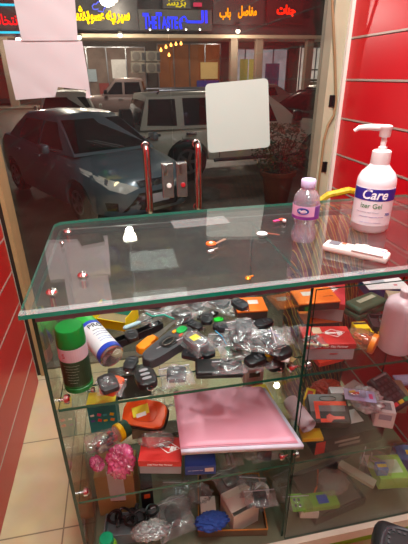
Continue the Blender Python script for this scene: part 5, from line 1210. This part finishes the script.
put(crumple('plastic_bag', 'crumpled white plastic bag between the terminal and the clamp box', .085, .09, .06, clear(tint=(.9, .92, .95), diff=.75, dcol=(.88, .88, .92), rough=.25, f0=.12, noise=24), 21), R2, 376, 412, 20, pr=1.2)
t = thing('clear_box', 'clear plastic box behind the crumpled white bag', 'box'); obj('box_shell', rbox(.08, .06, .04, .004), clear(tint=(.93, .93, .92), diff=.22, rough=.15, f0=.12), t); obj('lid_rim', xf(rbox(.083, .063, .004, .001), (0, 0, .0402)), clear(tint=(.95, .95, .95), diff=.35, rough=.2, f0=.1), t); obj('card_insert', xf(rbox(.06, .04, .002, .0005), (0, 0, .01)), mat('#8a887a', .6), t)
put(t, R2, 357, 392, 25, pr=.9)
put(crumple('red_plastic_bag', 'crumpled orange red plastic bag at the back of the right middle shelf', .1, .06, .05, mat('#b83c22', .4, var=.25), 22), R2, 326, 388, 0, pr=.85)
put(carton('yellow and red packet behind the clamp box next to the divider', .03, .06, .05, '#e2b81c', decals=[('red_print', .0, .0, .018, .035, '#c02a22')]), R2, 309, 400, -35, pr=.84)
put(carton('yellow card under the clamp box by the divider', .06, .04, .012, '#d8a81a'), R2, 312, 436, -8, pr=.45)
t = thing('paper_roll', 'roll of white paper lying against the divider on the middle shelf', 'paper roll'); bm = bmesh.new(); sp = [((.008+.0011*k/4)*math.cos(k*.5), (.008+.0011*k/4)*math.sin(k*.5)) for k in range(60)]
a_ = [(bm.verts.new((x, -.05, y+.026)), bm.verts.new((x, .05, y+.026))) for x, y in sp]
for p, q_ in zip(a_, a_[1:]): bm.faces.new((p[0], q_[0], q_[1], p[1]))
obj('sheet', bm, mat('#dccdd6', .6), t, smooth='keep'); obj('band', xf(tube([(.0252*math.cos(k*.4), 0, .026+.0252*math.sin(k*.4)) for k in range(16)], .0012, 5, closed=True)), mat('#d2a9a4', .5), t)
put(t, R2, 303, 446, 8, pr=1.0)
o_ = carton('tall yellow box standing right of the pink folder by the divider', .045, .07, .12, '#e0c83a', decals=[('S', 'print', 0, .07, .03, .03, '#b89a28')]); o_.rotation_euler.z = R(4); que(o_, L2, 'xy', (.352, .90), .12)
o_ = carton('pale pink card box with dark print right of the folder by the divider', .06, .03, .16, '#d2bcc6', decals=[('S', 'dark_print', 0, .13, .035, .018, '#5a4a52'), ('S', 'print', 0, .1, .04, .01, '#b8a0a8')]); que(o_, L2, 'xy', (.345, .975), .11)
que(carton('long brown carton lying at the rear of the bottom shelf', .34, .06, .12, '#54402c'), L0, 'xy', (.19, 1.14), .1)
put(carton('dark carton at the rear of the middle shelf, behind the teal carton', .14, .05, .1, '#3a3430'), L2, 130, 382, 0, pr=.16)
put(crumple('plastic_bag', 'crumpled clear bag at the rear of the middle shelf left of the folder', .1, .06, .07, BAGT, 77), L2, 165, 398, 0, pr=.6)
put(carton('flat brown carton with a dark top on the bottom shelf behind the cardboard tray', .12, .05, .08, '#5c4630', decals=[('dark_print', 0, 0, .08, .03, '#2c2420')]), L0, 215, 478, -10, pr=.32)
put(bagged('clear bag with a grey part in front of the long brown carton, bottom shelf', .1, .08, 'case', '#55504a', m=BAGM, seed=81, h=.025), L0, 232, 482, 15, pr=.75)
put(bagged('clear bag with tiny steel keys at the right rear of the bottom left bay', .09, .08, 'keys', '#77777a', m=BAGM, seed=82, name='bagged_keys', h=.025), L0, 285, 480, -15, pr=.75)
put(crumple('plastic_bag', 'big crumpled clear bag at the bottom between the black box and white packet', .1, .08, .06, BAGM, 78), L0, 178, 500, 0, pr=.55)
# ================================================================== bottom, right bay
t = thing('document_box', 'dark grey box file lying open with an orange cord, bottom right bay', 'box'); obj('base', trayb(.2, .17, .035), mat('#2f2c2a', .6, var=.2), t); obj('lid', xf(B(-.1, .1, 0, .12, 0, .003), (0, .086, .036), (R(128), 0, 0)), mat('#3d3a37', .6, var=.2), t)
obj('orange_cord', tube([(-.085, -.05, .038), (-.07, -.02, .045), (-.03, .01, .043), (0, .05, .046), (.02, .08, .042)], .0028, 8), mat('#d8602e', .5), t, smooth=True); obj('papers', xf(rbox(.18, .15, .028, .002), (0, 0, .0034)), mat('#57524c', .7, var=.2), t)
put(t, R0, 340, 505, 10, pr=.3)
put(carton('long grey stick like box lying over the dark file box', .03, .12, .014, '#9a9484'), R0, 357, 488, 38, pr=1.2)
put(carton('indigo box with pale print standing behind the file box', .08, .05, .1, '#3a3a5a', decals=[('S', 'print', .0, .06, .04, .014, '#8a8aa8'), ('white_top', 0, 0, .07, .04, '#cfc8c8')]), R0, 373, 470, -15, pr=.5)
put(carton('tiny blue and yellow box right of the grey stick', .035, .03, .03, '#2f62b0', decals=[('yellow_top', 0, 0, .03, .012, '#e0c430')]), R0, 376, 488, -10, pr=.9)
put(bagged('bright green packet at the bottom front of the right bay', .09, .05, 'board', '#6ab428', m=BAGT, seed=51, name='bagged_circuit_board', cat='bagged part'), R0, 312, 530, -8, pr=.9)
put(carton('lime green packet with a blue square at the bottom of the right bay', .12, .05, .02, '#7ab03a', decals=[('blue_square', .01, 0, .035, .03, '#2a56b8')]), R0, 330, 524, -4, pr=.8)
put(carton('white packet left of the file box at the bottom', .06, .035, .03, '#cfcac4'), R0, 310, 512, -12, pr=.7)
put(carton('lime green box at the far right of the bottom bay', .1, .09, .05, '#86b83c', decals=[('white_print', 0, 0, .07, .05, '#b8c8a8')]), R0, 402, 498, -8, pr=.6)
put(carton('blue carton at the right end of the bottom bay', .09, .07, .1, '#2f6a9a', decals=[('yellow_square', .0, -.0, .02, .02, '#e8c820')]), R0, 406, 462, -20, pr=.55)
put(bagged('clear bag with pale strips lying beside the lime green box', .08, .1, 'keys', '#b8b8a8', m=BAGT, seed=52, name='bagged_keys'), R0, 386, 500, 50, pr=1.4)
put(crumple('plastic_bag', 'crumpled grey clear bag behind the file box in the bottom right bay', .1, .08, .06, BAGT, 25), R0, 322, 478, 0, pr=.9)
flush()
# ================================================================== black chair in front of the counter
BL_ = mat('#141416', .45, var=.2, scale=80, bump=.2); ch = thing('office_chair', 'black padded office chair whose stitched seat corner shows at the bottom right', 'chair', (.575, .245, 0), R(-35))
st_ = obj('seat', xf(rbox(.42, .42, .08, .025, 4), (0, 0, .41)), BL_, ch, smooth=True)
obj('piping', xf(tube([(x, y, 0) for x, y in superell(.195, .195, 40, 9)], .005, 8, closed=True), (0, 0, .489)), mat('#2e2e33', .4), st_, smooth=True)
bm = bmesh.new()
for k in range(30):
    u = -.17+.34*k/29
    for sx, sy, vx in ((u, .18, 0), (-.18, u, 1)): box(bm, sx-.003, sx+.003, sy-.003, sy+.003, .488, .4925)
obj('stitching', bm, mat('#2c2c30', .6), st_)
obj('backrest', xf(rbox(.40, .06, .42, .03, 4), (0, -.25, .56), (R(-8), 0, 0)), BL_, ch, smooth=True)
obj('back_bracket', tube([(0, -.1, .40), (0, -.24, .42), (0, -.262, .62)], .016, 8), DARK, ch)
obj('gas_column', lathe([(.025, .08), (.025, .22), (.018, .22), (.018, .4095)], 18), DARK, ch, smooth=True)
for k in range(5):
    a = 2*PI*k/5+.3; l_ = obj('leg', tube([(.02*math.cos(a), .02*math.sin(a), .085), (.24*math.cos(a), .24*math.sin(a), .06)], [.02, .014], 8), BLACK, ch, smooth=True)
    obj('caster', xf(lathe([(.022, -.012), (.024, -.008), (.024, .008), (.022, .012)], 16), (.24*math.cos(a), .24*math.sin(a), .0245), (PI/2, 0, a)), BLACK, l_, smooth=True)
